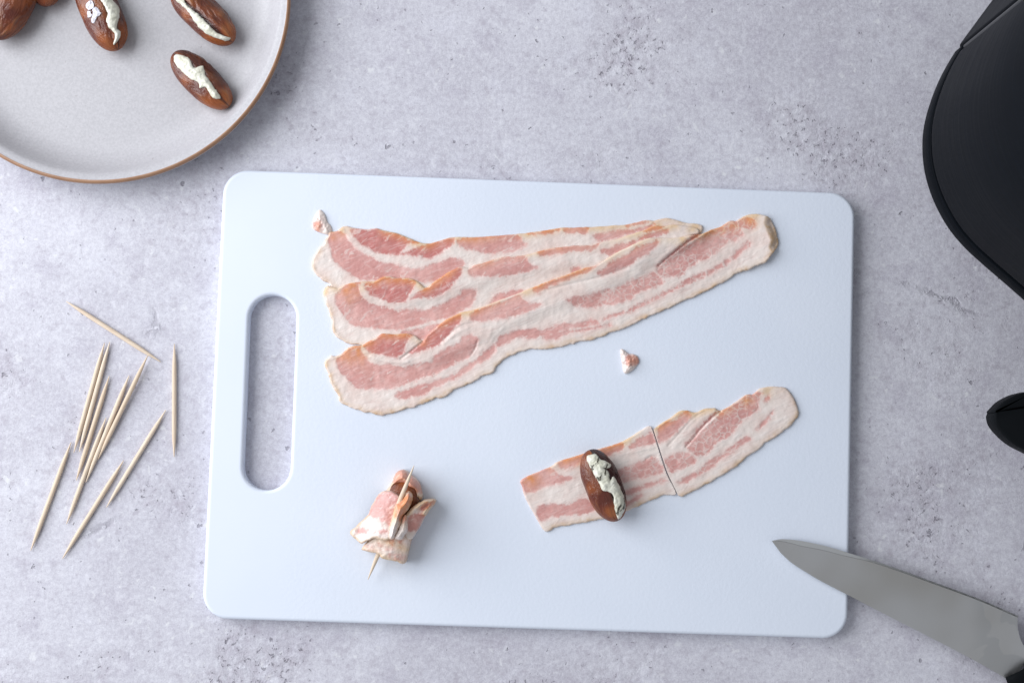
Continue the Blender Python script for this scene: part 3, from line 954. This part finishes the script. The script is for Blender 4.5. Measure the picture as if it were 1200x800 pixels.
# ------------------------------------------------------------------ stuffed dates
def date_thing(p0, p1, width, z0, label, cheese=None, seed=0, dark_side=0.0, group='stuffed dates on the plate', flakes=(), bulge=0.0, smear=False, hfac=0.74, wrinkle=1.5, slit=90):
    """p0, p1: tips in the photo; width in pixels; z0: height of the surface it lies on"""
    p0, p1 = np.array(p0, float), np.array(p1, float)
    zc = width * 0.5 * 0.5e-3 * hfac
    A, B = at(*p0, z0 + zc), at(*p1, z0 + zc)
    c = (A + B) / 2
    L = np.linalg.norm(B - A) / 2
    a = (B - A) / (2 * L)
    r = np.array([a[1], -a[0], 0])
    up = np.array([0, 0, 1.0])
    W = width * 0.5 * 0.5e-3
    Hh = W * hfac
    root = empty('stuffed_date', (c[0], c[1], z0), label, 'stuffed date', group)
    nu, nv = 96, 132
    u = np.linspace(-1, 1, nu)
    tt = np.sin(u * math.pi / 2) * 0.9995
    th = np.linspace(0, 2 * math.pi, nv, endpoint=False)
    T, TH = np.meshgrid(tt, th, indexing='ij')
    wprof = lambda t: (1 - np.abs(t) ** 2.6) ** 0.5
    PW = wprof(T)
    wr = fnoise(TH / (2 * math.pi) * 20 + 1.6 * vnoise(T * 2.5, TH * 1.0, seed + 8), T * 2.6 + 5, seed + 1)
    seam = 1 - ((TH / (2 * math.pi)) % 1)
    fade = np.minimum(1, 4 * np.minimum((TH / (2 * math.pi)) % 1, seam))
    lump_ = fnoise(np.cos(TH) * 1.3 + 9, T * 1.7 + np.sin(TH), seed + 4)
    s = 1 + wrinkle * 0.062 * wr * fade + 0.05 * lump_
    groove = np.exp(-((TH - math.radians(slit)) / 0.13) ** 2) * (1 if cheese else 0)
    s = s * (1 - 0.10 * groove)
    lat, ver = W * PW * np.cos(TH) * s, Hh * PW * np.sin(TH) * s
    bend = bulge * (1 - T ** 2)
    P = c + T[..., None] * L * a + (lat + bend)[..., None] * r + ver[..., None] * up
    P[..., 2] = np.maximum(P[..., 2], z0 + 2e-4)
    V = P.reshape(-1, 3)
    F = []
    for i in range(nu - 1):
        for j in range(nv):
            k2 = (j + 1) % nv
            F.append((i * nv + j, i * nv + k2, (i + 1) * nv + k2, (i + 1) * nv + j))
    F.append(tuple(range(nv - 1, -1, -1)))
    F.append(tuple((nu - 1) * nv + j for j in range(nv)))
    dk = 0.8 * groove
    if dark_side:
        dk = dk + dark_side * np.clip((-np.cos(TH) - 0.10) / 0.30, 0, 1) * np.clip((0.72 - T) / 0.3 + 0.35 * wr, 0, 1)  # darker skin on one flank, partly painted in for the shade there
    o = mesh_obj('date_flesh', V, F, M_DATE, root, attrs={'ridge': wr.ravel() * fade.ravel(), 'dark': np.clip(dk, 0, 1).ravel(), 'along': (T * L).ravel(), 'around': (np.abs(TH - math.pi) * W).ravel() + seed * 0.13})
    me = o.data
    bm = bmesh.new(); bm.from_mesh(me); bmesh.ops.recalc_face_normals(bm, faces=bm.faces); bm.to_mesh(me); bm.free()

    def top_at(X, Y):
        w = at(X, Y, z0 + zc * 1.6)
        dx = w - c
        t = np.clip((dx @ a) / L, -1, 1)
        la = dx @ r - bulge * (1 - t ** 2)
        wt = W * (1 - np.abs(t) ** 2.6) ** 0.5 + 1e-6
        return z0 + zc + Hh * (wt / W) * np.sqrt(np.clip(1 - (la / wt) ** 2, 0, 1))
    if cheese:
        cp = np.array(cheese, float)
        fd = Field(*(cp.min(0) - 6), *(cp.max(0) + 6), 0.6, 0.0)
        dd = sdf(fd.X, fd.Y, catmull(cp, 1.5), 10) + 0.9 * fnoise(fd.X / 4, fd.Y / 4, seed + 21) + 0.4
        tz = top_at(fd.X, fd.Y)
        q = np.clip(dd / 4.5, 0, 1)
        t = 0.25e-3 + 1.35e-3 * np.sqrt(1 - (1 - q) ** 2) + 0.75e-3 * fnoise(fd.X / 7, fd.Y / 5, seed + 27) * q + 0.1e-3 * fnoise(fd.X / 2.6, fd.Y / 2.6, seed + 29) * q
        top = tz + np.maximum(t, 2e-4)
        grid_piece(fd, dd, top, tz - 6e-4, {'lean': dd}, M_SMEAR if smear else M_CHEESE, root, None, 'cream_cheese_filling')
    for fp in flakes:
        fp = np.array(fp, float)
        fd = Field(*(fp.min(0) - 4), *(fp.max(0) + 4), 0.6, 0.0)
        dd = sdf(fd.X, fd.Y, catmull(fp, 2.0), 8) + 1.4 * fnoise(fd.X / 2.2, fd.Y / 2.2, seed + 51)
        tz = top_at(fd.X, fd.Y)
        top = tz + 0.9e-3 + 0.5e-3 * fnoise(fd.X / 3, fd.Y / 3, seed + 55)
        grid_piece(fd, dd, top, tz - 3e-4, {'lean': dd}, M_SALT, root, None, 'salt_flake')
    return root


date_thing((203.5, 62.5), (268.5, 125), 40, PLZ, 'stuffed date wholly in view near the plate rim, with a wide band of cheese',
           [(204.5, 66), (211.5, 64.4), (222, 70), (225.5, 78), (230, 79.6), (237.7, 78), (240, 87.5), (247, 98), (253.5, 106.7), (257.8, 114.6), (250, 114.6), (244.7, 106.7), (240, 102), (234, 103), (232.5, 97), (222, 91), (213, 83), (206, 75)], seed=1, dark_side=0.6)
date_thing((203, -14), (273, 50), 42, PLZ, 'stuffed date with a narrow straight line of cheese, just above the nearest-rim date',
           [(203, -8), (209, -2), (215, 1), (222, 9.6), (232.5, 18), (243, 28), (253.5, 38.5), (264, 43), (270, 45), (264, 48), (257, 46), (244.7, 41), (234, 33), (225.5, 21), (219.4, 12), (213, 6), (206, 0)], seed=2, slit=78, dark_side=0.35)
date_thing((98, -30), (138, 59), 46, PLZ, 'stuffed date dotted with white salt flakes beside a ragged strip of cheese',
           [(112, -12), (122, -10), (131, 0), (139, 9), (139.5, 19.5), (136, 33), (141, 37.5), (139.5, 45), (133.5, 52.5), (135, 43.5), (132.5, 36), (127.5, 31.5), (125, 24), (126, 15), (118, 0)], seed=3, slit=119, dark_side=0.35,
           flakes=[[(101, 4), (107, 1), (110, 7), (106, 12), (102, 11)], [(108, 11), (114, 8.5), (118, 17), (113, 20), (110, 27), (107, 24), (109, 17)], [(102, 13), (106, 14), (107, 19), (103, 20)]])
date_thing((34, -38), (-10, 45), 54, PLZ, 'dark plump date at the upper left corner, cut off by the photo edge', None, seed=4, wrinkle=0.7)
date_thing((56, -74), (53, 8), 42, PLZ, 'date showing only its rounded brown tip at the top edge of the photo', None, seed=5, wrinkle=0.8)
hz = BT + float(BF.H[np.abs(BF.ys - 568).argmin(), np.abs(BF.xs - 706).argmin()])
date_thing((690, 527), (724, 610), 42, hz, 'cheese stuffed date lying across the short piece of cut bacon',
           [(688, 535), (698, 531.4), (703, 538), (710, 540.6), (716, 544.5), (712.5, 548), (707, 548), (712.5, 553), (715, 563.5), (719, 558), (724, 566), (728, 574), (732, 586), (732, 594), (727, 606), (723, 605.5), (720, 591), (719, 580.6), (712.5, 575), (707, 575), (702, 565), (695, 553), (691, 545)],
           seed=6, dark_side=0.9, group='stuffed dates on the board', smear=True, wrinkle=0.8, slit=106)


# ------------------------------------------------------------------ bacon wrapped date
O_ = at(464, 607, BT)
Aw = at(481, 562, BT) - at(447, 652, BT); LEN = np.linalg.norm(Aw); Aw = -Aw / LEN
Rw = np.array([-Aw[1], Aw[0], 0.0])
if Rw[0] < 0: Rw = -Rw
Z_ = np.array([0, 0, 1.0])


wrap = empty('bacon_wrap', O_, 'strip of raw bacon rolled into a ragged parcel round a date', 'bacon wrap')
WF = Field(404, 542, 518, 668, 0.6, BT)
axp = np.array([-34.0, 90.0]) / 96.2
rgp = np.array([90.0, 34.0]) / 96.2
WL = (WF.X - 464) * rgp[0] + (WF.Y - 607) * rgp[1]          # across the roll, pixels
WT = (WF.X - 464) * axp[0] + (WF.Y - 607) * axp[1]          # along the roll, pixels
CYL = 0.0100 + 0.0105 * np.sqrt(np.clip(1 - (WL / 35.0) ** 2, 0, 1))
cr = lambda pts: np.array(pts, float) / 5.333 + np.array([400.0, 540.0])


def wrap_patch(name, poly, height, lean_polys, orange, rind_px, seed, solid=True, thick=2.0e-3, soft=3.0, ripple=4e-4, red=0.0, lean_cap=9.0, rag=0.5):
    X, Y = WF.X, WF.Y
    dd = sdf(X, Y, catmull(cr(poly), 1.5), 12) + rag * fnoise(X / 3.5, Y / 3.5, seed)
    q = np.clip(1 - np.clip(dd, 0, soft) / soft, 0, 1)
    h = height(X, Y, dd)
    top = h - 1.5e-3 * (1 - np.sqrt(1 - q ** 2)) + ripple * fnoise(X / 8, Y / 8, seed + 3) + 0.4 * ripple * fnoise(X / 3, Y / 3, seed + 5)
    top = np.maximum(top, 6e-4)
    bottom = np.zeros_like(top) if solid else np.maximum(top - thick, 2e-4)
    le = np.full(X.shape, -8.0)
    for lp in lean_polys:
        le = np.maximum(le, sdf(X, Y, catmull(cr(lp), 1.5), 8))
    le = np.minimum(le, lean_cap)
    og = np.clip(orange(X, Y, dd), 0, 1)
    rd = np.clip((rind_px - dd) / 2.0, 0, 1) * 0.8 if rind_px else np.zeros_like(dd)
    grid_piece(WF, dd, top, bottom, {'lean': le, 'grain': np.zeros_like(dd), 'orange': og, 'rind': rd, 'red': np.full_like(dd, red)}, M_BACON, wrap, None, name)


zero = lambda X, Y, d: np.zeros_like(X)
blob = lambda x, y, r: (lambda X, Y, d: np.exp(-(((X - 400 - x / 5.333) ** 2 + (Y - 540 - y / 5.333) ** 2) / (r / 5.333) ** 2)))
# the far end, folded up behind the tip of the date
wrap_patch('top_fold', [(318, 130), (328, 95), (345, 68), (376, 52), (408, 60), (432, 84), (466, 106), (490, 140), (501, 180), (508, 222), (492, 246), (455, 236), (442, 196), (412, 196), (386, 160), (352, 148), (322, 160), (326, 196), (300, 206), (272, 200), (284, 176), (304, 152)],
           lambda X, Y, d: 0.0075 + 0.0095 * np.clip(d / 11, 0, 1) ** 0.6, [[(322, 132), (345, 68), (376, 52), (430, 80), (490, 140), (500, 200), (440, 195), (385, 150)]], lambda X, Y, d: 0.62 + 0.35 * vnoise(X / 8, Y / 8, 5), 0, 101, soft=4.5)
wrap_patch('inner_turn', [(128, 548), (150, 512), (200, 470), (260, 440), (350, 430), (450, 425), (440, 480), (426, 530), (414, 590), (402, 634), (378, 642), (350, 628), (300, 620), (248, 606), (238, 584), (190, 570), (150, 562)],
           lambda X, Y, d: (CYL - 0.0030) * np.clip(1.0 - 0.10 * np.clip((WT - 30) / 20, 0, 1), 0, 1), [[(150, 540), (260, 505), (420, 495), (418, 530), (300, 545), (200, 556)], [(300, 590), (400, 590), (398, 612), (320, 606)]],
           lambda X, Y, d: 0.42 + 0.26 * np.sin((WT - 24) / 3.2) + 0.15 * vnoise(X / 9, Y / 6, 8), 2.5, 111, lean_cap=-0.9)
wrap_patch('side_turn', [(398, 350), (415, 318), (445, 288), (482, 262), (522, 244), (562, 238), (588, 243), (584, 268), (548, 312), (522, 352), (495, 404), (470, 442), (442, 486), (405, 476), (395, 410)],
           lambda X, Y, d: CYL - 0.0008 + 0.0035 * np.exp(-(np.abs(d - 3.0) / 3.0) ** 2) * (Y < 603) * np.clip((X - 478) / 12, 0, 1), [[(410, 370), (440, 330), (500, 330), (512, 350), (480, 410), (455, 440), (415, 430)], [(520, 262), (575, 250), (570, 275), (530, 300), (500, 300)]],
           lambda X, Y, d: 0.9 * np.clip((7.5 - d) / 5, 0, 1) * (Y < 604) * (X > 474) + 0.12, 0, 121, red=0.35)
wrap_patch('outer_turn', [(168, 330), (188, 280), (222, 222), (252, 190), (298, 186), (340, 203), (372, 238), (385, 300), (375, 360), (345, 440), (300, 492), (252, 494), (210, 482), (165, 500), (125, 514), (96, 494), (60, 462), (56, 436), (88, 410), (128, 370)],
           lambda X, Y, d: np.maximum(CYL + 0.0004, 0.0112 + 0.0008 * np.sin(WT / 5)) - 0.0035 * np.clip((-WL - 40) / 14, 0, 1), [[(174, 330), (195, 280), (225, 225), (255, 194), (300, 190), (345, 210), (370, 250), (352, 300), (338, 345), (318, 392), (290, 400), (272, 372), (248, 386), (232, 356), (205, 362), (190, 338)], [(98, 440), (130, 420), (165, 428), (140, 448)], [(225, 440), (262, 425), (290, 440), (258, 455)]],
           lambda X, Y, d: 0.45 * np.exp(-(((X - 466) ** 2 + (Y - 602) ** 2) / 110.0)) + 0.35 * np.clip((5 - d) / 4, 0, 1) * (Y > 618), 3.4, 131, solid=False, thick=4e-3, red=0.12)
# the cut end standing up beside the seam: a near ridge and, behind it, a paler tongue
wrap_patch('end_flap', [(384, 346), (402, 330), (413, 370), (416, 415), (412, 442), (398, 462), (378, 490), (350, 492), (332, 474), (352, 430), (368, 385)],
           lambda X, Y, d: 0.0215 + 0.0030 * np.clip(d / 5, 0, 1) ** 0.7, [[(385, 346), (402, 335), (405, 370), (385, 380)]], lambda X, Y, d: 0.7 * np.clip((622 - Y) / 16, 0, 1), 0, 141, solid=False, thick=7e-3, soft=2.5, rag=0.8)
wrap_patch('end_ridge', [(340, 268), (376, 240), (398, 206), (420, 186), (440, 205), (446, 232), (436, 268), (415, 305), (392, 332), (378, 362), (372, 392), (352, 432), (336, 474), (312, 492), (296, 476), (298, 425), (308, 375), (326, 318)],
           lambda X, Y, d: 0.0222 + 0.0055 * np.clip(d / 6.5, 0, 1) ** 0.75, [[(345, 270), (380, 242), (420, 190), (442, 210), (436, 268), (395, 328), (372, 372), (345, 350)]],
           lambda X, Y, d: np.clip(np.clip((620 - Y) / 16, 0, 1) * np.clip((X - 458 - (Y - 600) * -0.55) / 6 + 0.55, 0, 1), 0, 1), 2.0, 151, solid=False, thick=7e-3, soft=2.5)

# the date inside
dn, dm_ = 30, 32
tt = np.sin(np.linspace(-1, 1, dn) * math.pi / 2) * 0.999
TT, TH = np.meshgrid(tt, np.linspace(0, 2 * math.pi, dm_, endpoint=False), indexing='ij')
PW = (1 - np.abs(TT) ** 3.0) ** 0.5
wr = fnoise(TH * 2.4, TT * 3, 91)
rr = 0.0100 * PW * (1 + 0.05 * wr)
P = O_ - 0.0035 * Aw + (0.0198 * TT)[..., None] * Aw + (np.cos(TH) * rr)[..., None] * Rw + (0.0096 + np.sin(TH) * rr * 0.85)[..., None] * Z_
F = [(i * dm_ + j, i * dm_ + (j + 1) % dm_, (i + 1) * dm_ + (j + 1) % dm_, (i + 1) * dm_ + j) for i in range(dn - 1) for j in range(dm_)]
F += [tuple(range(dm_ - 1, -1, -1)), tuple((dn - 1) * dm_ + j for j in range(dm_))]
hd = mesh_obj('date', P.reshape(-1, 3), F, M_DATE, None, attrs={'ridge': wr.ravel(), 'dark': np.full(wr.size, 0.15), 'along': TT.ravel() * 0.02, 'around': TH.ravel() * 0.011}, origin=O_)
tag(hd, 'dark red date peeking out of the top of the rolled bacon parcel', 'date')

# ------------------------------------------------------------------ toothpicks
G_TP = 'wooden toothpicks'


def pick_mesh(L, R=0.0013, seg=14):
    prof = [(0, 0.00010), (0.0006, 0.00026), (0.004, 0.00056), (0.008, 0.00094), (0.012, 0.00118), (0.016, R), (L / 2, R), (L - 0.016, R), (L - 0.012, 0.00118), (L - 0.008, 0.00094), (L - 0.004, 0.00056), (L - 0.0006, 0.00026), (L, 0.0001)]
    th = np.linspace(0, 2 * math.pi, seg, endpoint=False)
    V, F = loft([np.stack([r * np.cos(th), r * np.sin(th), np.full(seg, z)], 1) for z, r in prof])
    F = [f[::1] for f in F]
    me = bpy.data.meshes.new('toothpick')
    me.from_pydata(V.tolist(), [], F)
    me.polygons.foreach_set('use_smooth', np.ones(len(me.polygons), bool))
    me.materials.append(M_WOOD)
    me.update()
    return me


TPM = pick_mesh(0.0655)


def toothpick(p, q, za, zb, label):
    A, B = at(*p, za), at(*q, zb)
    o = bpy.data.objects.new('toothpick', TPM)
    COL.objects.link(o)
    d = Vector(B - A)
    o.location = A.tolist()
    qn = d.to_track_quat('Z', 'Y')
    o.rotation_mode = 'QUATERNION'
    o.rotation_quaternion = qn @ Matrix.Rotation(random.random() * 6.28, 3, 'Z').to_quaternion()
    s = d.length / 0.0655
    o.scale = (1, 1, s)
    return tag(o, label, 'toothpick', G_TP)


random.seed(3)
r_ = 0.00133
for p, q, za, zb, lb in [
    ((77.5, 353), (188.5, 424), r_, r_, 'toothpick lying crosswise at the top of the pile, pointing down to the right'),
    ((204.4, 402.5), (204, 535.5), r_, r_, 'upright toothpick lying alone nearest the cutting board'),
    ((194.5, 480), (124.5, 594.5), r_, r_, 'slanted toothpick right of the bundle whose upper tip almost meets the upright one'),
    ((145, 539), (73, 654.5), r_, r_, 'lowest slanted toothpick, its upper tip beside the slanted one to its right'),
    ((83.5, 517.5), (35.9, 645), r_, r_, 'toothpick pointing farthest to the lower left, nearest the left edge'),
    ((122.6, 401.5), (86.4, 530.5), r_ + 0.0002, r_ + 0.0002, 'left one of two toothpicks lying tightly side by side'),
    ((128.8, 400.2), (92.8, 529.5), r_, r_, 'right one of two toothpicks lying tightly side by side'),
    ((128.2, 440), (89.3, 562.8), r_, r_, 'middle toothpick of the bundle, just right of the tight pair'),
    ((151.4, 439.5), (100.5, 565), r_, r_, 'toothpick of the bundle just left of the one that touches the crosswise toothpick'),
    ((173.5, 415.5), (114.9, 538), r_ + 0.0021, r_, 'toothpick whose upper tip rests on the crosswise toothpick'),
    ((124.3, 489), (77.8, 614), r_, r_, 'toothpick at the lower end of the bundle with its tip nearest the slanted bottom one'),
]:
    toothpick(p, q, za, zb, lb)
toothpick((485.3, 545), (431, 679), BT + 0.0290, BT + 0.0062, 'toothpick stuck through the bacon parcel on the board')

# ------------------------------------------------------------------ knife
kz = BT + 0.0012
top_e = [(904.5, 633.3), (912, 631.6), (920, 631.3), (938.7, 633.3), (968, 639.5), (994.7, 647.5), (1020, 655.3), (1045, 663.5), (1093, 681), (1146.7, 701), (1193.3, 721.3)]
notch = [(1192.6, 733), (1195, 745), (1200, 756), (1207, 764)]
low_e = [(1187, 800), (1182.7, 797), (1146.7, 776), (1093, 748), (1040, 721), (992, 696), (962, 680.5), (946.7, 671.5), (928, 659.5), (914.7, 647.5)]
tl = catmull(top_e, 4, False)
nl = catmull(notch, 3, False)
ll = catmull(low_e, 4, False)
knife = empty('kitchen_knife', at(1050, 690, kz), 'kitchen knife with a grey steel blade and black handle, tip resting on the board corner', 'knife')
zt = lambda x: kz + 0.0022 + (x - 905) * -0.0000075


def blade_solid(name, outline, mat, t=0.0009, drop_line=None, drop=0.0):
    o = np.asarray(outline)
    def ring(pts, z):
        return at(pts[:, 0], pts[:, 1], zt(pts[:, 0]) + z)
    i1 = inset2d(o, 0.25)
    V, F = loft([ring(o, -t), ring(o, t * 0.4), ring(i1, t)])
    return mesh_obj(name, V, F, mat, knife, smooth=False)


# ground cutting edge: strip along the upper side that slopes down to the sharp edge
bw = np.interp(tl[:, 0], [904, 915, 940, 985, 1020, 1194], [0.4, 2.4, 6.0, 5.0, 2.2, 1.6])
tn = np.gradient(tl, axis=0); tn /= np.linalg.norm(tn, axis=1)[:, None]
inn = tl + np.stack([-tn[:, 1], tn[:, 0]], 1) * bw[:, None]
face = np.concatenate([inn, nl, ll])
blade_solid('blade', face, M_STEEL)
e1 = at(tl[:, 0], tl[:, 1], zt(tl[:, 0]) + 0.00062)
e2 = at(inn[:, 0], inn[:, 1], zt(inn[:, 0]) + 0.00085)
e3 = at(inn[:, 0], inn[:, 1], zt(inn[:, 0]) - 0.0002)
e0 = at(tl[:, 0], tl[:, 1], zt(tl[:, 0]) + 0.0002)
V, F = loft([e3, e0, e1, e2], False, False, False)
V = V.reshape(-1, 3)
mesh_obj('cutting_edge', V, [f[::-1] for f in F], M_EDGE, knife, smooth=False)
for o in knife.children:
    bm = bmesh.new(); bm.from_mesh(o.data); bmesh.ops.recalc_face_normals(bm, faces=bm.faces); bm.to_mesh(o.data); bm.free()
for o in [c for c in knife.children if c.name.startswith('cutting_edge')]:
    if sum(f.normal.z * f.area for f in o.data.polygons) < 0:
        o.data.flip_normals()
# handle: loft of rounded cross sections from the bolster out of the frame
hp = [(1189, 788, 2), (1192, 791, 13), (1199, 794, 21), (1212, 800, 25), (1250, 818, 25), (1300, 842, 27), (1360, 872, 30), (1400, 892, 28), (1412, 898, 10)]
hs = []
hd_ = np.array([1400 - 1191.0, 892 - 782.0]); hd_ /= np.linalg.norm(hd_)
hn = np.array([-hd_[1], hd_[0]])
hp = [(1186, 786, 14), (1187.5, 787, 19), (1194, 790, 22), (1212, 800, 23), (1250, 819, 23), (1300, 845, 26), (1360, 876, 29), (1400, 896, 27), (1410, 901, 12)]
thh = np.linspace(0, 2 * math.pi, 28, endpoint=False)
for i, (x, y, w) in enumerate(hp):
    cz = zt(min(x, 1194)) - 0.0008
    hh = 0.0080 * (1 if 1 <= i < len(hp) - 1 else 0.75)
    # skewed front: the lower side starts sooner, as the bolster's arc does
    cc = np.sign(np.cos(thh)) * np.abs(np.cos(thh)) ** 0.75
    ss = np.sign(np.sin(thh)) * np.abs(np.sin(thh)) ** 0.75
    sk = 12 * math.exp(-i / 2.0)
    px = x + hn[0] * cc * w - hd_[0] * cc * sk * 0.9 + 8
    py = y + hn[1] * cc * w - hd_[1] * cc * sk * 0.9 + 0
    hs.append(at(px, py, np.full(28, cz) + ss * hh))
V, F = loft(hs)
mesh_obj('handle', V, F, M_HANDLE, knife)

# ------------------------------------------------------------------ black appliance at the right edge
foot = [(1300, -170), (1230, -90), (1195, -42), (1163, 0), (1140, 31), (1120, 59), (1101, 92), (1088, 125), (1081, 155), (1080.5, 185), (1085, 212), (1095, 240), (1110, 267), (1128, 289), (1150, 309.5), (1175, 331), (1200, 353), (1250, 398), (1290, 445), (1318, 510), (1330, 600)]
fl = catmull(foot, 6, False)
FW = at(fl[:, 0], fl[:, 1], 0.0)[:, :2]
fry = empty('air_fryer', at(1250, 200, 0.0), 'tall black countertop appliance with a curved satin front and side seam, at the right edge', 'appliance')


def off_path(p, d):
    t = np.gradient(p, axis=0); t /= np.linalg.norm(t, axis=1)[:, None]
    nrm = np.stack([t[:, 1], -t[:, 0]], 1)
    # inward = away from the board side
    inward = nrm if (nrm[len(p) // 2][0] > 0) else -nrm
    return p + inward * np.asarray(d).reshape(-1, 1)


def shell(name, p, z0, z1, mat, bev=0.0012, depth=0.006, endbev=True, lean_in=0.0):
    n = len(p)
    s = np.concatenate([[0], np.cumsum(np.linalg.norm(np.diff(p, axis=0), axis=1))])
    e = np.minimum(s, s[-1] - s)
    eb = np.where(e < bev * 1.6, bev * (1 - np.sqrt(np.clip(1 - (1 - e / (bev * 1.6)) ** 2, 0, 1))), 0) if endbev else np.zeros(n)
    rows = []
    for d, z in [(depth, z0), (bev, z0), (bev * 0.3, z0 + bev * 0.3), (0, z0 + bev), (lean_in * 0.5, (z0 + z1) / 2), (lean_in, z1 - bev), (lean_in + bev * 0.3, z1 - bev * 0.3), (lean_in + bev, z1), (lean_in + depth, z1)]:
        q = off_path(p, np.full(n, d) + eb)
        rows.append(np.c_[q, np.full(n, z)])
    V, F = loft(rows, False, False, False)
    # end caps
    m = len(rows)
    F.append(tuple(k * n for k in range(m)))
    F.append(tuple(k * n + n - 1 for k in range(m - 1, -1, -1)))
    o = mesh_obj(name, V, F, mat, fry)
    bm = bmesh.new(); bm.from_mesh(o.data); bmesh.ops.recalc_face_normals(bm, faces=bm.faces); bm.to_mesh(o.data); bm.free()
    return o


def resample(p, step):
    s = np.concatenate([[0], np.cumsum(np.linalg.norm(np.diff(p, axis=0), axis=1))])
    q = np.arange(0, s[-1], step)
    return np.stack([np.interp(q, s, p[:, 0]), np.interp(q, s, p[:, 1])], 1)


isplit = int(np.argmin(np.abs(fl[:, 0] - 1120) + np.abs(fl[:, 1] - 59)))
HT = 0.30
core = off_path(FW, 0.003)
back = at(1620, 600, 0)[:2], at(1620, -170, 0)[:2]
cp = np.concatenate([core, [back[0], back[1]]])
V, F = loft([np.c_[cp, np.full(len(cp), 0.0)], np.c_[cp, np.full(len(cp), HT - 0.002)]])
mesh_obj('core', V, F, M_DEEP, fry, smooth=False)
pa = resample(FW[:isplit + 1], 0.0004)
pa = pa[:-6]
shell('side_panel', resample(FW[:isplit + 1], 0.0006)[:-4], 0.0003, HT, M_BLACK)
drawer_path = resample(FW[isplit:], 0.0006)
shell('base_ring', drawer_path, 0.0003, 0.0150, M_BLACK, bev=0.0010)
shell('seam_highlight', drawer_path[2:7], 0.0168, HT - 0.05, M_HIGHLIGHT, bev=0.0009)  # extra strip added to draw a highlight line along the seam
shell('drawer_front', drawer_path[7:], 0.0168, HT - 0.05, M_BLACK, bev=0.0022)
shell('lid_band', drawer_path[2:], HT - 0.048, HT, M_BLACK, bev=0.0014)
# handle that sticks out of the drawer, seen from above
HZ = 0.085


def puck(name, outline, z0, z1, bev, mat, dome=0.0):
    o = catmull(outline, 2.5)
    P0 = at(o[:, 0], o[:, 1], z0 + bev)[:, :2]
    rings = []
    for d, z in [(bev, z0), (0.2 * bev, z0 + bev * 0.5), (0, z0 + bev), (0, z1 - bev), (0.1 * bev, z1 - bev * 0.55), (0.35 * bev, z1 - bev * 0.22), (bev, z1)]:
        rings.append(np.c_[inset2d(P0, d), np.full(len(P0), z)])
    V, F = loft(rings)
    ob = mesh_obj(name, V, F, mat, fry)
    bm = bmesh.new(); bm.from_mesh(ob.data); bmesh.ops.recalc_face_normals(bm, faces=bm.faces); bm.to_mesh(ob.data); bm.free()
    return ob


puck('handle', [(1155.3, 488), (1157, 483.5), (1175, 480.8), (1200, 477), (1260, 468), (1370, 452), (1380, 590), (1300, 575), (1240, 551), (1200, 531.5), (1180, 521), (1166, 509), (1157.5, 498)], HZ - 0.014, HZ, 0.0014, M_HANDLE)
puck('handle_grip', [(1156.5, 484), (1161, 477), (1168, 470.5), (1180, 464), (1192, 460.5), (1205, 458.5), (1260, 452), (1370, 440), (1370, 451), (1260, 467), (1200, 475.8), (1175, 479.8)], HZ - 0.0138, HZ - 0.0005, 0.0012, M_HANDLE)
puck('handle_core', [(1158, 488), (1162, 481), (1172, 472), (1190, 463), (1260, 455), (1370, 444), (1375, 580), (1300, 568), (1240, 545), (1200, 526), (1182, 516), (1168, 505), (1160, 496)], HZ - 0.0142, HZ - 0.0045, 0.0008, M_DEEP)
